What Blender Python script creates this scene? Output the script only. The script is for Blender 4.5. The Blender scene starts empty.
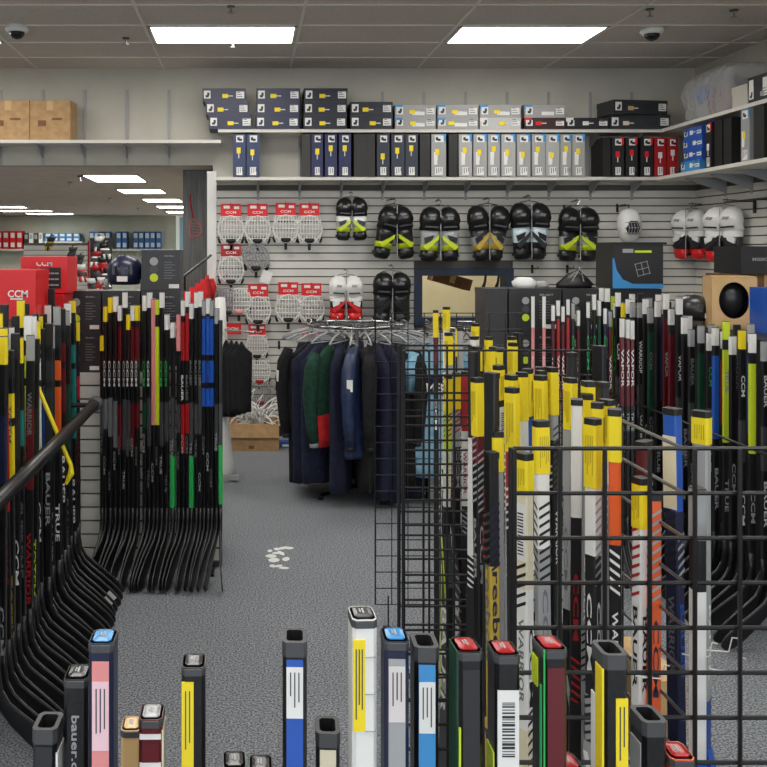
import bpy, math, random
from mathutils import Matrix, Vector
random.seed(7)
S = bpy.context.scene
COL = S.collection
CAM = 1.8; F = 950.0; CX = 248.0; CY = 250.0
def X(px, z): return (px-CX)*z/F
def Z(py, z): return CAM-(py-CY)*z/F
def P(px, py, z): return Vector((X(px, z), z, Z(py, z)))
R = math.radians
# ------------------------------------------------------------------ materials
def srgb(c):
    return tuple(((v/255)/12.92 if v/255 <= .04045 else ((v/255+.055)/1.055)**2.4) for v in c)
COLS = dict(black=(20,20,22), coal=(38,38,41), grey=(110,112,115), dark_grey=(66,67,70), silver=(158,160,162), white=(228,228,225),
    cream=(222,214,186), red=(165,26,32), maroon=(92,16,26), navy=(26,32,62), blue=(34,86,178), sky=(60,142,205), light_blue=(128,172,196),
    yellow=(238,214,28), neon=(200,220,40), green=(40,175,85), dark_green=(18,62,44), teal=(30,120,120), orange=(225,92,34), pink=(222,140,140),
    bright_red=(214,24,30), brown=(150,112,74), tan=(205,170,118), purple=(70,50,120), steel_blue=(62,84,112), ice=(196,214,222), gold=(190,160,60))
_m = {}
def mat(name, rough=.5, metal=0., coat=0.):
    k = (name, rough, metal, coat)
    if k in _m: return _m[k]
    m = bpy.data.materials.new(name if isinstance(name, str) else 'coloured_surface'); m.use_nodes = True
    b = m.node_tree.nodes['Principled BSDF']
    c = COLS[name] if isinstance(name, str) else name
    b.inputs['Base Color'].default_value = (*srgb(c), 1)
    b.inputs['Roughness'].default_value = rough; b.inputs['Metallic'].default_value = metal
    b.inputs['Coat Weight'].default_value = coat
    _m[k] = m; return m
def noisy(name, c1, c2, scale=40., rough=.8, bump=0., detail=3., lo=.35, hi=.65, stretch=None, metal=0.):
    m = bpy.data.materials.new(name); m.use_nodes = True; nt = m.node_tree; n = nt.nodes; l = nt.links
    b = n['Principled BSDF']; b.inputs['Roughness'].default_value = rough; b.inputs['Metallic'].default_value = metal
    tc = n.new('ShaderNodeTexCoord'); no = n.new('ShaderNodeTexNoise'); no.inputs['Scale'].default_value = scale; no.inputs['Detail'].default_value = detail
    src = tc.outputs['Object']
    if stretch:
        mp = n.new('ShaderNodeMapping'); mp.inputs['Scale'].default_value = stretch; l.new(src, mp.inputs['Vector']); src = mp.outputs['Vector']
    l.new(src, no.inputs['Vector'])
    r = n.new('ShaderNodeValToRGB'); r.color_ramp.elements[0].position = lo; r.color_ramp.elements[1].position = hi
    r.color_ramp.elements[0].color = (*srgb(c1), 1); r.color_ramp.elements[1].color = (*srgb(c2), 1)
    l.new(no.outputs['Fac'], r.inputs['Fac']); l.new(r.outputs['Color'], b.inputs['Base Color'])
    if bump:
        bp = n.new('ShaderNodeBump'); bp.inputs['Strength'].default_value = bump; bp.inputs['Distance'].default_value = .01
        l.new(no.outputs['Fac'], bp.inputs['Height']); l.new(bp.outputs['Normal'], b.inputs['Normal'])
    return m
def emit(name, c, s):
    m = bpy.data.materials.new(name); m.use_nodes = True; b = m.node_tree.nodes['Principled BSDF']
    b.inputs['Base Color'].default_value = (*c, 1); b.inputs['Emission Color'].default_value = (*c, 1); b.inputs['Emission Strength'].default_value = s
    return m
M_carpet = noisy('carpet', (66,69,76), (160,164,170), 120, 1., .5, 4., .36, .64)
M_ceil = noisy('ceiling_tile', (186,178,168), (222,213,202), 120, .95, .4, 4.)
M_ceil_far = noisy('far_ceiling_tile', (214,196,182), (226,208,194), 6, .95)
M_paint = noisy('wall_paint', (186,183,172), (194,191,180), 3, .8)
M_paint_far = noisy('far_wall_paint', (196,200,182), (206,208,192), 2, .8)
M_slat = noisy('slatwall_laminate', (206,204,197), (216,214,208), 4, .45)
M_groove = mat((96,92,86), .8)
M_tbar = mat((228,222,212), .5)
M_card = noisy('cardboard', (176,140,98), (192,156,112), 20, .85, .1)
M_card_dark = noisy('brown_cardboard', (120,84,58), (134,96,68), 20, .85)
M_cloth_black = noisy('black_cloth', (12,12,14), (24,24,27), 30, .95, .3)
M_cloth_navy = noisy('navy_cloth', (18,22,44), (28,33,60), 30, .95, .3)
M_cloth_green = noisy('green_cloth', (12,48,36), (20,64,48), 30, .95, .3)
M_cloth_red = noisy('red_cloth', (180,26,30), (206,36,40), 20, .9)
M_cloth_lb = noisy('light_blue_cloth', (112,160,188), (140,184,206), 20, .9)
M_puffy = noisy('quilted_nylon', (30,40,72), (44,58,92), 20, .45)
M_wood = noisy('grey_wood_laminate', (88,90,90), (112,113,112), 8, .5, stretch=(6,6,.4))
M_chrome = mat('silver', .18, 1.)
M_wire = mat('black', .35)
M_carbon = noisy('carbon_black', (13,13,15), (26,26,29), 200, .32)
M_lamp = emit('lit_diffuser', (1, .97, .91), 14.0)
M_lamp_far = emit('lit_diffuser_far', (1, .97, .91), 14.0)
def plastic_clear():
    m = bpy.data.materials.new('clear_plastic_film'); m.use_nodes = True; nt = m.node_tree; b = nt.nodes['Principled BSDF']
    b.inputs['Base Color'].default_value = (.75,.76,.78,1); b.inputs['Roughness'].default_value = .18; b.inputs['Alpha'].default_value = .36
    tc = nt.nodes.new('ShaderNodeTexCoord'); no = nt.nodes.new('ShaderNodeTexNoise'); no.inputs['Scale'].default_value = 14; no.inputs['Detail'].default_value = 4
    bp = nt.nodes.new('ShaderNodeBump'); bp.inputs['Strength'].default_value = .9; bp.inputs['Distance'].default_value = .03
    nt.links.new(tc.outputs['Object'], no.inputs['Vector']); nt.links.new(no.outputs['Fac'], bp.inputs['Height']); nt.links.new(bp.outputs['Normal'], b.inputs['Normal'])
    return m
M_film = plastic_clear()
def mm(c): return c if isinstance(c, bpy.types.Material) else mat(c)
# ------------------------------------------------------------------ mesh builder
_txt = {}
def text_geo(s, bold=0.02):
    if s in _txt: return _txt[s]
    cu = bpy.data.curves.new('lettering', 'FONT'); cu.body = s; cu.size = 1; cu.resolution_u = 2; cu.offset = bold; cu.fill_mode = 'FRONT'
    o = bpy.data.objects.new('lettering', cu); COL.objects.link(o)
    bpy.context.view_layer.update()
    me = bpy.data.meshes.new_from_object(o.evaluated_get(bpy.context.evaluated_depsgraph_get()))
    v = [x.co.copy() for x in me.vertices]; f = [tuple(p.vertices) for p in me.polygons]
    x0 = min(p.x for p in v); x1 = max(p.x for p in v); y0 = min(p.y for p in v); y1 = max(p.y for p in v)
    w = x1-x0; h = y1-y0
    v = [Vector(((p.x-(x0+x1)/2)/w, (p.y-(y0+y1)/2)/h, 0)) for p in v]
    bpy.data.objects.remove(o); bpy.data.curves.remove(cu); bpy.data.meshes.remove(me)
    _txt[s] = (v, f, w/h); return _txt[s]
def frame(o, tx, ty):
    tx = Vector(tx); ty = Vector(ty); n = tx.cross(ty)
    m = Matrix.Identity(4)
    for i in range(3): m[i][0] = tx[i]; m[i][1] = ty[i]; m[i][2] = n[i]; m[i][3] = o[i]
    return m
class MB:
    def __init__(s): s.v = []; s.f = []; s.mi = []; s.mats = []; s.M = None
    def m(s, mt):
        mt = mm(mt)
        if mt not in s.mats: s.mats.append(mt)
        return s.mats.index(mt)
    def add(s, vs, fs, mt, M=None):
        b = len(s.v); k = s.m(mt)
        for p in vs:
            p = Vector(p)
            if M is not None: p = M @ p
            if s.M is not None: p = s.M @ p
            s.v.append(p)
        for f in fs: s.f.append(tuple(b+i for i in f)); s.mi.append(k)
        return s
    def box(s, x0, x1, y0, y1, z0, z1, mt, M=None):
        vs = [(x, y, z) for z in (z0, z1) for y in (y0, y1) for x in (x0, x1)]
        return s.add(vs, [(0,2,3,1),(4,5,7,6),(0,1,5,4),(2,6,7,3),(0,4,6,2),(1,3,7,5)], mt, M)
    def cbox(s, c, d, mt, M=None):
        return s.box(c[0]-d[0]/2, c[0]+d[0]/2, c[1]-d[1]/2, c[1]+d[1]/2, c[2]-d[2]/2, c[2]+d[2]/2, mt, M)
    def rings(s, rs, mts, cap=True, closed=False):
        n = len(rs[0]); b = len(s.v)
        for r in rs:
            for p in r:
                p = Vector(p)
                s.v.append(s.M @ p if s.M is not None else p)
        K = len(rs)
        for k in range(K if closed else K-1):
            mt = mts[k] if isinstance(mts, list) else mts
            mi = s.m(mt); a = b+k*n; c = b+((k+1) % K)*n
            for i in range(n):
                j = (i+1) % n
                s.f.append((a+i, a+j, c+j, c+i)); s.mi.append(mi)
        if cap and not closed:
            s.f.append(tuple(b+i for i in reversed(range(n)))); s.mi.append(s.m(mts[0] if isinstance(mts, list) else mts))
            s.f.append(tuple(b+(K-1)*n+i for i in range(n))); s.mi.append(s.m(mts[-1] if isinstance(mts, list) else mts))
        return s
    def tube(s, pts, r, mt, n=6, closed=False):
        pts = [Vector(p) for p in pts]; rs = []; K = len(pts); up = None
        for i, p in enumerate(pts):
            if closed: d = pts[(i+1) % K]-pts[i-1]
            else: d = pts[min(i+1, K-1)]-pts[max(i-1, 0)]
            d.normalize()
            if up is None: up = Vector((0,0,1)) if abs(d.z) < .9 else Vector((1,0,0))
            a = d.cross(up)
            if a.length < 1e-3: a = d.cross(Vector((0,1,0)))
            a.normalize(); c = a.cross(d).normalized(); up = c
            rr = r[i] if isinstance(r, list) else r
            rs.append([p+(a*math.cos(t)+c*math.sin(t))*rr for t in [2*math.pi*q/n for q in range(n)]])
        return s.rings(rs, mt, closed=closed)
    def cyl(s, c, r, h, mt, n=16, r2=None):
        r2 = r if r2 is None else r2
        rs = [[(c[0]+q*math.cos(t), c[1]+q*math.sin(t), c[2]+z) for t in [2*math.pi*i/n for i in range(n)]] for q, z in ((r, 0), (r2, h))]
        return s.rings(rs, mt)
    def loft(s, L, mts, n=18, M=None, pw=2.4):
        # L: (cx, cy, cz, rx, ry)
        rs = []
        for (cx, cy, cz, rx, ry) in L:
            r = []
            for i in range(n):
                t = 2*math.pi*i/n; c = math.cos(t); q = math.sin(t)
                p = Vector((cx+rx*abs(c)**(2/pw)*(1 if c > 0 else -1), cy+ry*abs(q)**(2/pw)*(1 if q > 0 else -1), cz))
                r.append(M @ p if M is not None else p)
            rs.append(r)
        return s.rings(rs, mts)
    def prism(s, poly, y0, y1, mt, M=None):
        n = len(poly); vs = [(x, y0, z) for x, z in poly]+[(x, y1, z) for x, z in poly]
        fs = [tuple(range(n)), tuple(reversed(range(n, 2*n)))]+[(i, i+n, (i+1) % n+n, (i+1) % n) for i in range(n)]
        return s.add(vs, fs, mt, M)
    def text(s, t, w, h, M, mt):
        v, f, a = text_geo(t)
        return s.add([Vector((p.x*w, p.y*h, 0)) for p in v], f, mt, M)
    def build(s, name, parent=None, smooth=False, loc=None):
        me = bpy.data.meshes.new(name); me.from_pydata([tuple(p) for p in s.v], [], s.f)
        for q in s.mats: me.materials.append(q)
        me.polygons.foreach_set('material_index', s.mi)
        if smooth: me.polygons.foreach_set('use_smooth', [True]*len(s.f))
        me.update()
        o = bpy.data.objects.new(name, me); COL.objects.link(o)
        if parent is not None: o.parent = parent
        if loc is not None: o.location = loc
        return o
def tag(o, label, cat, group=None, kind=None):
    o['label'] = label; o['category'] = cat
    if group: o['group'] = group
    if kind: o['kind'] = kind
    return o
def thing(name, label, cat, loc=(0,0,0), rz=0., group=None):
    o = bpy.data.objects.new(name, None); COL.objects.link(o); o.empty_display_size = .1
    o.location = loc; o.rotation_euler = (0,0,rz); return tag(o, label, cat, group)
def struct(name, mb, parent=None):
    o = mb.build(name, parent); o['kind'] = 'structure'; return o
def copy_thing(root, loc, rz=None, label=None):
    r = root.copy(); COL.objects.link(r); r.location = loc
    if rz is not None: r.rotation_euler = (0,0,rz)
    if label: r['label'] = label
    for ch in list(root.children):
        c = ch.copy(); COL.objects.link(c); c.parent = r
    return r
ORD = ['first','second','third','fourth','fifth','sixth','seventh','eighth','ninth','tenth','eleventh','twelfth','thirteenth','fourteenth','fifteenth','sixteenth','seventeenth','eighteenth','nineteenth','twentieth']
ORD += ['twenty-'+w for w in ORD[:9]]+['thirtieth']+['thirty-'+w for w in ORD[:9]]+['fortieth']+['forty-'+w for w in ORD[:9]]+['fiftieth']
def N(c): return c.replace('_', ' ')
# ------------------------------------------------------------------ camera
cam = bpy.data.cameras.new('camera'); co = bpy.data.objects.new('camera', cam); COL.objects.link(co)
co.location = (0, 0, CAM); co.rotation_euler = (R(90), 0, 0)
cam.sensor_width = 36; cam.lens = 36*F/767; cam.shift_x = (383.5-CX)/767; cam.shift_y = -(383.5-CY)/767; cam.clip_start = .05; cam.clip_end = 100
S.camera = co
S.view_settings.view_transform = 'Standard'; S.view_settings.look = 'None'; S.view_settings.gamma = 1; S.view_settings.use_curve_mapping = False
S.view_settings.exposure = -.02
w = bpy.data.worlds.new('world'); S.world = w; w.use_nodes = True
w.node_tree.nodes['Background'].inputs[0].default_value = (.8,.85,.9,1); w.node_tree.nodes['Background'].inputs[1].default_value = 3.0
# ------------------------------------------------------------------ shell
YB = 9.2; XL = -5.2; XR = 4.33; ZC = 3.56; ZF = 2.62; WE = -.34; YF = 22.7
b = MB().box(-12, XR, -3.5, YF, -.1, 0, M_carpet); struct('floor', b)
b = MB().box(XL, XR, -3.5, YB, ZC, ZC+.1, M_ceil); struct('ceiling', b)
# T bars
b = MB()
gy = [7.43+.62*k for k in range(-17, 3)]; gx = [.41+1.225*k for k in range(-4, 4)]
for y in gy: b.box(XL, XR, y-.011, y+.011, ZC-.006, ZC, M_tbar)
for x in gx: b.box(x-.011, x+.011, -3.5, YB, ZC-.0065, ZC, M_tbar)
struct('trim_1', b)
b = MB().box(-12, WE, YB+.2, YF, ZF, ZF+.1, M_ceil_far); struct('ceiling_far', b)
# header above the opening to the far shop
b = MB().box(XL, WE, YB, YB+.2, ZF, ZC, M_paint); struct('wall_header', b)
# back wall: painted top, slatted bottom, with a hole for the window
WX0, WX1, WZ0, WZ1 = X(414,YB), X(513,YB), Z(325,YB), Z(268,YB)
SL0, SL1 = .1, 2.40
b = MB()
b.box(WE, XR+.1, YB, YB+.2, SL1+.03, ZC, M_paint)
b.box(WE, WX0, YB+.014, YB+.2, 0, SL1+.03, M_groove); b.box(WX1, XR+.1, YB+.014, YB+.2, 0, SL1+.03, M_groove)
b.box(WX0, WX1, YB+.014, YB+.2, WZ1, SL1+.03, M_groove); b.box(WX0, WX1, YB+.014, YB+.2, 0, WZ0, M_groove)
z = SL0
while z < SL1-.03:
    z1 = min(z+.0645, SL1)
    if z1 < WZ0 or z > WZ1: b.box(WE, XR, YB, YB+.013, z, z1, M_slat)
    elif z < WZ0 or z1 > WZ1:
        b.box(WE, WX0, YB, YB+.013, z, z1, M_slat); b.box(WX1, XR, YB, YB+.013, z, z1, M_slat)
    else: b.box(WE, WX0, YB, YB+.013, z, z1, M_slat); b.box(WX1, XR, YB, YB+.013, z, z1, M_slat)
    z += .0762
struct('wall_back', b)
b = MB().box(WE, XR, YB-.012, YB, 0, .1, mat((24,26,30), .6)); struct('baseboard_back', b)
b = MB().box(WE-.055, WE+.035, YB-.03, YB+.22, 0, 2.56, mat('white', .5)); struct('trim_2', b)
# right wall
b = MB(); b.box(XR, XR+.1, -3.5, YB, SL1+.03, ZC, M_paint); b.box(XR+.014, XR+.1, -3.5, YB, 0, SL1+.03, M_groove)
z = SL0
while z < SL1-.03:
    b.box(XR, XR+.013, -3.5, YB, z, min(z+.0645, SL1), M_slat); z += .0762
struct('wall_right', b)
b = MB().box(XL-.1, XL, -3.5, YB, 0, ZC, M_paint); struct('wall_left', b)
b = MB().box(XL, XR, -3.6, -3.5, 0, .3, M_paint).box(XL, XR, -3.6, -3.5, 3.2, ZC, M_paint)  # unseen front wall; its openings are added so sky light fills the shop
for x in (XL, -2.9, -.5, 1.9, XR-.12): b.box(x, x+.12, -3.6, -3.5, .3, 3.2, mat('dark_grey', .5))
struct('wall_front_added_openings', b)
b = MB().box(-12.1, -12, YB, YF, 0, ZF, M_paint_far); struct('wall_far_left', b)
b = MB().box(-12, XL, YB, YB+.1, 0, ZF, M_paint_far); struct('wall_far_near', b)
b = MB().box(WE, WE+.1, YB+.2, YF, 0, ZF, M_paint_far); struct('wall_far_right', b)
FX = X(176, YF)
b = MB().box(-12, FX, YF, YF+.1, 0, ZF, M_paint_far); struct('wall_far', b)
b = MB().box(FX, WE, YF+1.2, YF+1.3, 0, ZF, mat((150,170,190), .7)).box(FX, WE, YF, YF+1.3, ZF, ZF+.05, M_ceil_far).box(FX, WE, YF, YF+1.3, -.05, 0, M_carpet).box(FX-.05, FX, YF+.1, YF+1.3, 0, ZF, M_paint_far); struct('wall_far_niche', b)
# window with its navy frame and the lit stock room behind it
fr = MB(); nv = mat((38,52,74), .45); t = .075
fr.box(WX0, WX1, YB-.03, YB+.2, WZ1-t, WZ1, nv); fr.box(WX0, WX1, YB-.03, YB+.2, WZ0, WZ0+t, nv)
fr.box(WX0, WX0+t, YB-.03, YB+.2, WZ0+t, WZ1-t, nv); fr.box(WX1-t, WX1, YB-.03, YB+.2, WZ0+t, WZ1-t, nv)
struct('window_1', fr)
M_creamwall = noisy('cream_paint', (226,216,176), (236,226,190), 3, .8)
b = MB().box(.6, 3.6, YB+2.4, YB+2.5, 0, 2.6, M_creamwall).box(.5, .6, YB+.2, YB+2.5, 0, 2.6, M_creamwall).box(3.6, 3.7, YB+.2, YB+2.5, 0, 2.6, M_creamwall)
struct('wall_stock_room', b)
struct('ceiling_stock_room', MB().box(.5, 3.7, YB+.2, YB+2.5, 2.6, 2.7, M_ceil_far))
struct('floor_stock_room', MB().box(.5, 3.7, YF*0+YB+.2, YB+2.5, -.0, .004, M_carpet))
# ------------------------------------------------------------------ ceiling lights
def light(x0, x1, y0, y1, zc, m, label, group):
    t = thing('ceiling_light', label, 'ceiling light', ((x0+x1)/2, (y0+y1)/2, zc), 0, group)
    w, d = (x1-x0)/2, (y1-y0)/2
    MB().box(-w, w, -d, -d+.02, -.014, 0, 'white').box(-w, w, d-.02, d, -.014, 0, 'white').box(-w, -w+.02, -d, d, -.014, 0, 'white').box(w-.02, w, -d, d, -.014, 0, 'white').build('frame', t)
    MB().box(-w+.02, w-.02, -d+.02, d-.02, -.011, -.004, m).build('diffuser', t)
cols = {-.2: 'left', 2.25: 'right'}
for x in (-2.65, -.2, 2.25):
    for j in range(4):
        y0 = 7.44-2.48*j
        if j == 0 and x in cols: lab = cols[x]+' one of the two bright rectangular ceiling panels before the back wall'
        else: lab = 'recessed rectangular ceiling panel light above the shop, outside the picture'
        light(x-.585, x+.585, y0, y0+.6, ZC, M_lamp, lab, None if (j == 0 and x in cols) else 'ceiling panels outside the picture')
FL = [(87,145,10.3,11.3),(119,165,12.7,13.6),(140,186,15.1,16.0),(155,192,17.5,18.4),(166,196,19.9,20.8)]
for i, (a, c, y0, y1) in enumerate(FL):
    light(X((a+c)/2, (y0+y1)/2)-.31, X((a+c)/2, (y0+y1)/2)+.31, y0, y1, ZF, M_lamp_far, ORD[i]+' nearest ceiling light of the row leading back into the far shop beside the column', 'lights of the far shop')
for i, (a, c, y0) in enumerate([(-25,22,17.6),(-5,48,19.4),(24,70,21.0),(-120,-60,13.5),(-260,-200,11.0)]):
    light(X(a,y0), X(c,y0), y0, y0+.6, ZF, M_lamp_far, ['wide far shop light touching the left picture edge, nearest of three','wide far shop light at the left, middle of three','wide far shop light at the left, farthest of three','far shop light outside the picture','far shop light outside the picture, nearer'][i], 'lights of the far shop')
light(1.5, 2.6, YB+.9, YB+1.5, 2.6, M_lamp_far, 'ceiling light of the stock room behind the window', 'lights of the far shop')
# cameras and sprinklers
def dome(px, py, label):
    y = 1.76*F/(CY-py+4); t = thing('security_camera', label, 'security camera', (X(px, y), y, ZC))
    MB().loft([(0,0,0,.085,.085),(0,0,-.03,.09,.09),(0,0,-.05,.075,.075)], mat('white', .4), pw=2).build('housing', t, True)
    MB().loft([(0,0,-.05,.062,.062),(0,0,-.075,.055,.055),(0,0,-.095,.035,.035),(0,0,-.103,.01,.01)], mat('black', .1), pw=2).build('dome', t, True)
dome(17, 30, 'white dome security camera on the ceiling in the upper left corner')
dome(652, 32, 'white dome security camera on the ceiling right of the right light panel')
def sprinkler(px, py, h, y0, lab):
    y = h*F/(CY-py); t = thing('fire_sprinkler', lab, 'sprinkler', (X(px, y), y, CAM+h))
    MB().cyl((0,0,-.008), .03, .008, mat('dark_grey', .4)).build('plate', t)
    MB().cyl((0,0,-.05), .008, .042, mat('silver', .3, 1.)).cyl((0,0,-.056), .024, .004, mat('silver', .3, 1.)).build('head', t)
for px, py, l in ((231, 6, 'dark ceiling sprinkler above the left light panel'), (734, 10, 'dark ceiling sprinkler in the upper right corner'), (126, 38, 'small sprinkler left of the left light panel'), (233, 41, 'small white sprinkler just behind the left light panel'), (650, 9, 'small sprinkler in front of the right ceiling camera')):
    sprinkler(px, py, 1.755, 0, l)
for px, py, l in ((80, 176, 'white sprinkler beside the nearest far shop light'), (70, 182, 'dark sprinkler at the far shop ceiling'), (110, 198, 'small sprinkler between far shop lights'), (138, 208, 'smallest sprinkler at the far shop ceiling')):
    sprinkler(px, py, .815, 0, l)
# ------------------------------------------------------------------ shelves
M_shelf = mat((214,210,202), .45)
def shelf(label, x0, x1, y0, y1, z, stds, zt, side='back'):
    t = thing('wall_shelf', label, 'shelf', ((x0+x1)/2, (y0+y1)/2, z))
    ox, oy = (x0+x1)/2, (y0+y1)/2
    MB().box(x0-ox, x1-ox, y0-oy, y1-oy, -.03, 0, M_shelf).build('board', t)
    for s in stds:
        if side == 'back':
            sdd = MB().box(s-ox-.012, s-ox+.012, y1-oy-.014, y1-oy-.001, -.2, zt-z, mat('silver', .4)).build('standard', t)
            MB().prism([(0,-.031),(-.24,-.031),(-.24,-.045),(0,-.14)], -.006, .006, mat('silver', .4), Matrix.Translation((s-ox, y1-oy-.014, 0)) @ Matrix.Rotation(R(90), 4, 'Z')).build('bracket', sdd)
        else:
            sdd = MB().box(x1-ox-.014, x1-ox-.001, s-oy-.012, s-oy+.012, -.2, zt-z, mat('silver', .4)).build('standard', t)
            MB().prism([(0,-.031),(-.35,-.031),(-.35,-.045),(0,-.16)], -.006, .006, mat('silver', .4), Matrix.Translation((x1-ox-.014, s-oy, 0))).build('bracket', sdd)
    return t
ZU, ZL, ZH = 2.93, 2.484, 2.83
yw = YB-.001
shelf('white wall shelf on the header at left holding two cardboard cartons', -4.2, X(221,8.88), 8.88, yw, ZH, [X(43-42*k,YB) for k in range(-3,4)]+[], Z(90,YB))
st = [X(258+41.5*k, YB) for k in range(10)]
shelf('long upper white shelf on the back wall stacked with flat skate boxes', X(218,8.88), 4.325, 8.88, yw, ZU, st, Z(92,YB))
shelf('long lower white shelf on the back wall with upright skate boxes', X(216,8.88), 4.325, 8.88, yw, ZL, st, ZU-.2)
sr = [8.6-.45*k for k in range(8)]
shelf('upper white shelf along the right wall below the clear bag', 3.86, XR-.001, 5., 8.878, ZU, sr, ZU+.3, 'r')
shelf('lower white shelf along the right wall below the upper one', 3.83, XR-.001, 5., 8.878, ZL, sr, ZU-.2, 'r')
# ------------------------------------------------------------------ boxes
def skate_box(w, h, d, col, loc, label, rz=0., upright=False, sticker='yellow', accent=None, pic=True, seed=0, group=None, cat='box', rx=0., text=None):
    """front at -y, origin bottom centre; upright boxes stand on their end"""
    rnd = random.Random(seed)
    t = thing('skate_box', label, cat, loc, rz, group)
    if upright: M = Matrix.Translation((0,0,w/2)) @ Matrix.Rotation(R(90), 4, 'Y') @ Matrix.Translation((0,0,-h/2))
    else: M = Matrix.Identity(4)
    if rx: M = Matrix.Rotation(rx, 4, 'Y') @ M
    c = mat(col, .45) if isinstance(col, str) else mat(col, .45)
    b = MB(); b.M = M
    b.box(-w/2+.003, w/2-.003, -d/2+.003, d/2-.003, 0, h*.96, c); b.build('carton', t)
    b = MB(); b.M = M; lh = .35*h
    b.box(-w/2, w/2, -d/2, d/2, h-lh, h, c)
    if accent: b.box(-w/2, -w/2+.07, -d/2-.0004, -d/2+.001, h-lh, h, mm(accent))
    b.build('lid', t)
    b = MB(); b.M = M; y = -d/2-.0012
    lw = .07
    def lab(x0, x1, z0, z1, m): b.box(x0, x1, y, -d/2+.002, z0, z1, m)
    if pic:
        lab(-w/2+.015, -w/2+.015+.062, .03, h-.022, 'white')
        b.box(-w/2+.03, -w/2+.06, y-.0006, y, .04, .062, 'coal'); b.box(-w/2+.045, -w/2+.066, y-.0006, y, .055, .085, 'coal')
        b.build('picture_label', t); b = MB(); b.M = M
        lab(w/2-.09, w/2-.015, .032, h-.03, 'white')
        for q in range(3): b.box(w/2-.083, w/2-.03-.01*q, y-.0006, y, .045+.02*q, .051+.02*q, 'dark_grey')
        b.build('size_label', t)
    if accent == 'sky':
        b = MB(); b.M = M; b.box(-w*.08, w*.22, y-.0004, -d/2+.002, .022, .055, 'white'); b.build('model_label', t)
    if sticker:
        b = MB(); b.M = M; sx = -w/2+.1+rnd.random()*.09
        b.box(sx, sx+.055, y-.001, -d/2+.002, .035, .072, sticker); b.box(sx+.055, sx+.1, y-.001, -d/2+.002, .05, .058, 'white')
        b.build('price_sticker', t)
    return t
d = .31; yf = 8.87
def onshelf(px0, px1, zs, level, h=.126): return ((X(px0,yf)+X(px1,yf))/2, yf+d/2, zs+level*(h+.0012))
G1 = 'navy skate boxes stacked on the upper shelf'
nb = (40,44,72)
wbox = X(252,yf)-X(208.5,yf)
pl = ['bottom','middle','top']
for s, (a, c, n, colr, nm) in enumerate([(209,252,3,nb,'leftmost stack'),(256,299,3,nb,'second stack from the left'),(303,347,3,(36,38,52),'third stack from the left')]):
    for k in range(n):
        off = -.03*k if s == 0 else (.004*k)
        l = onshelf(a, c, ZU, k); l = (l[0]+off, l[1], l[2])
        skate_box(wbox, .126, d, colr, l, f'dark navy box, {pl[k]} of three in the {nm}, upper shelf', seed=s*5+k, group=G1)
for k in range(2):
    skate_box(wbox-.01, .126, d, (34,36,48), onshelf(350,393,ZU,k), f'dark navy skate box, {["lower","upper"][k]} of two in the fourth stack on the upper shelf', seed=20+k, group=G1)
sv = (158,158,158)
for s, (a, c) in enumerate([(395,436),(438,478),(480,521),(524,566)]):
    for k in range(2):
        colr, acc, stk = sv, 'sky', 'yellow'
        nm = 'silver'
        if s == 2 and k == 0: nm, colr, acc, stk = 'white and black striped', (190,190,190), 'white', 'yellow'
        if s == 3 and k == 0: nm, colr, acc, stk = 'dark maroon and red', (58,34,38), 'bright_red', 'bright_red'
        if s == 3 and k == 1: nm, stk = 'darker silver', None
        skate_box(.385, .12 if k else .105, d, colr, ((X(a,yf)+X(c,yf))/2, yf+d/2, ZU+k*.1065), f'{nm} box, {["lower","upper"][k]} of two, {["first","second","third","last"][s]} silver stack, upper shelf', seed=40+s*3+k, accent=acc, sticker=stk, group='silver skate boxes on the upper shelf')
skate_box(.4, .105, d, 'coal', ((X(567,yf)+X(608,yf))/2, yf+d/2, ZU), 'flat black skate box with a blue and white label right of the silver stacks', sticker='white', accent='white', seed=5, pic=True)
skate_box(.56, .13, .34, (48,50,54), (X(640,yf), yf+.165, ZU), 'wide charcoal skate box under another at the corner of the upper shelf', sticker='cream', seed=8)
skate_box(.54, .13, .31, (44,46,50), (X(636,yf), yf+.1, ZU+.1315), 'wide charcoal skate box turned askew on top at the corner', rz=R(9), sticker='tan', seed=9)
hU = .40
def upright(px0, px1, colr, label, seed, sticker='yellow', accent=None, hh=.40, y=yf, zs=ZL, tilt=0.):
    w = X(px1,y)-X(px0,y)
    skate_box(hh, w, d, colr, ((X(px0,y)+X(px1,y))/2, y+d/2, zs), label, upright=True, sticker=sticker, seed=seed, accent=accent, rx=tilt, pic=sticker is not None)
for i, (a, c) in enumerate([(233,245.6),(246.6,259.5)]): upright(a, c, (44,58,96), f'upright blue skate box, {["left","right"][i]} of the lone pair at the left of the lower shelf', 60+i)
for i, (a, c) in enumerate([(311.5,323),(325,337),(339,351)]): upright(a, c, (36,42,84), f'upright navy skate box, {["left","middle","right"][i]} one of the navy trio on the lower shelf', 65+i)
upright(302, 310.5, (52,50,46), 'dark upright box with plain face left of the navy trio', 64, None)
for i, (a, c) in enumerate([(377,389.5),(391.5,404.5),(405.5,418)]): upright(a, c, (44,50,66), f'upright slate skate box, {["left","middle","right"][i]} one of the slate trio on the lower shelf', 70+i)
upright(354, 375, (40,38,36), 'deep black blank box standing left of the slate trio', 63, None)
upright(420, 430, (30,29,28), 'narrow black blank box right of the slate trio', 62, None)
upright(431.5, 446, sv, 'single silver upright skate box beside the narrow black box', 75, accent='sky')
upright(449, 457.5, (28,28,27), 'narrow black blank box left of the silver row', 61, None)
for i, (a, c) in enumerate([(459,472),(473.5,487),(488,500),(501.5,515.5),(517,530.5),(532,545.5),(546.2,559.5),(560.5,571.5),(572.5,585)]):
    upright(a, c, sv if i % 3 else (168,168,166), f'{ORD[i]} silver upright box from the left in the row of nine', 80+i, accent='sky')
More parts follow.
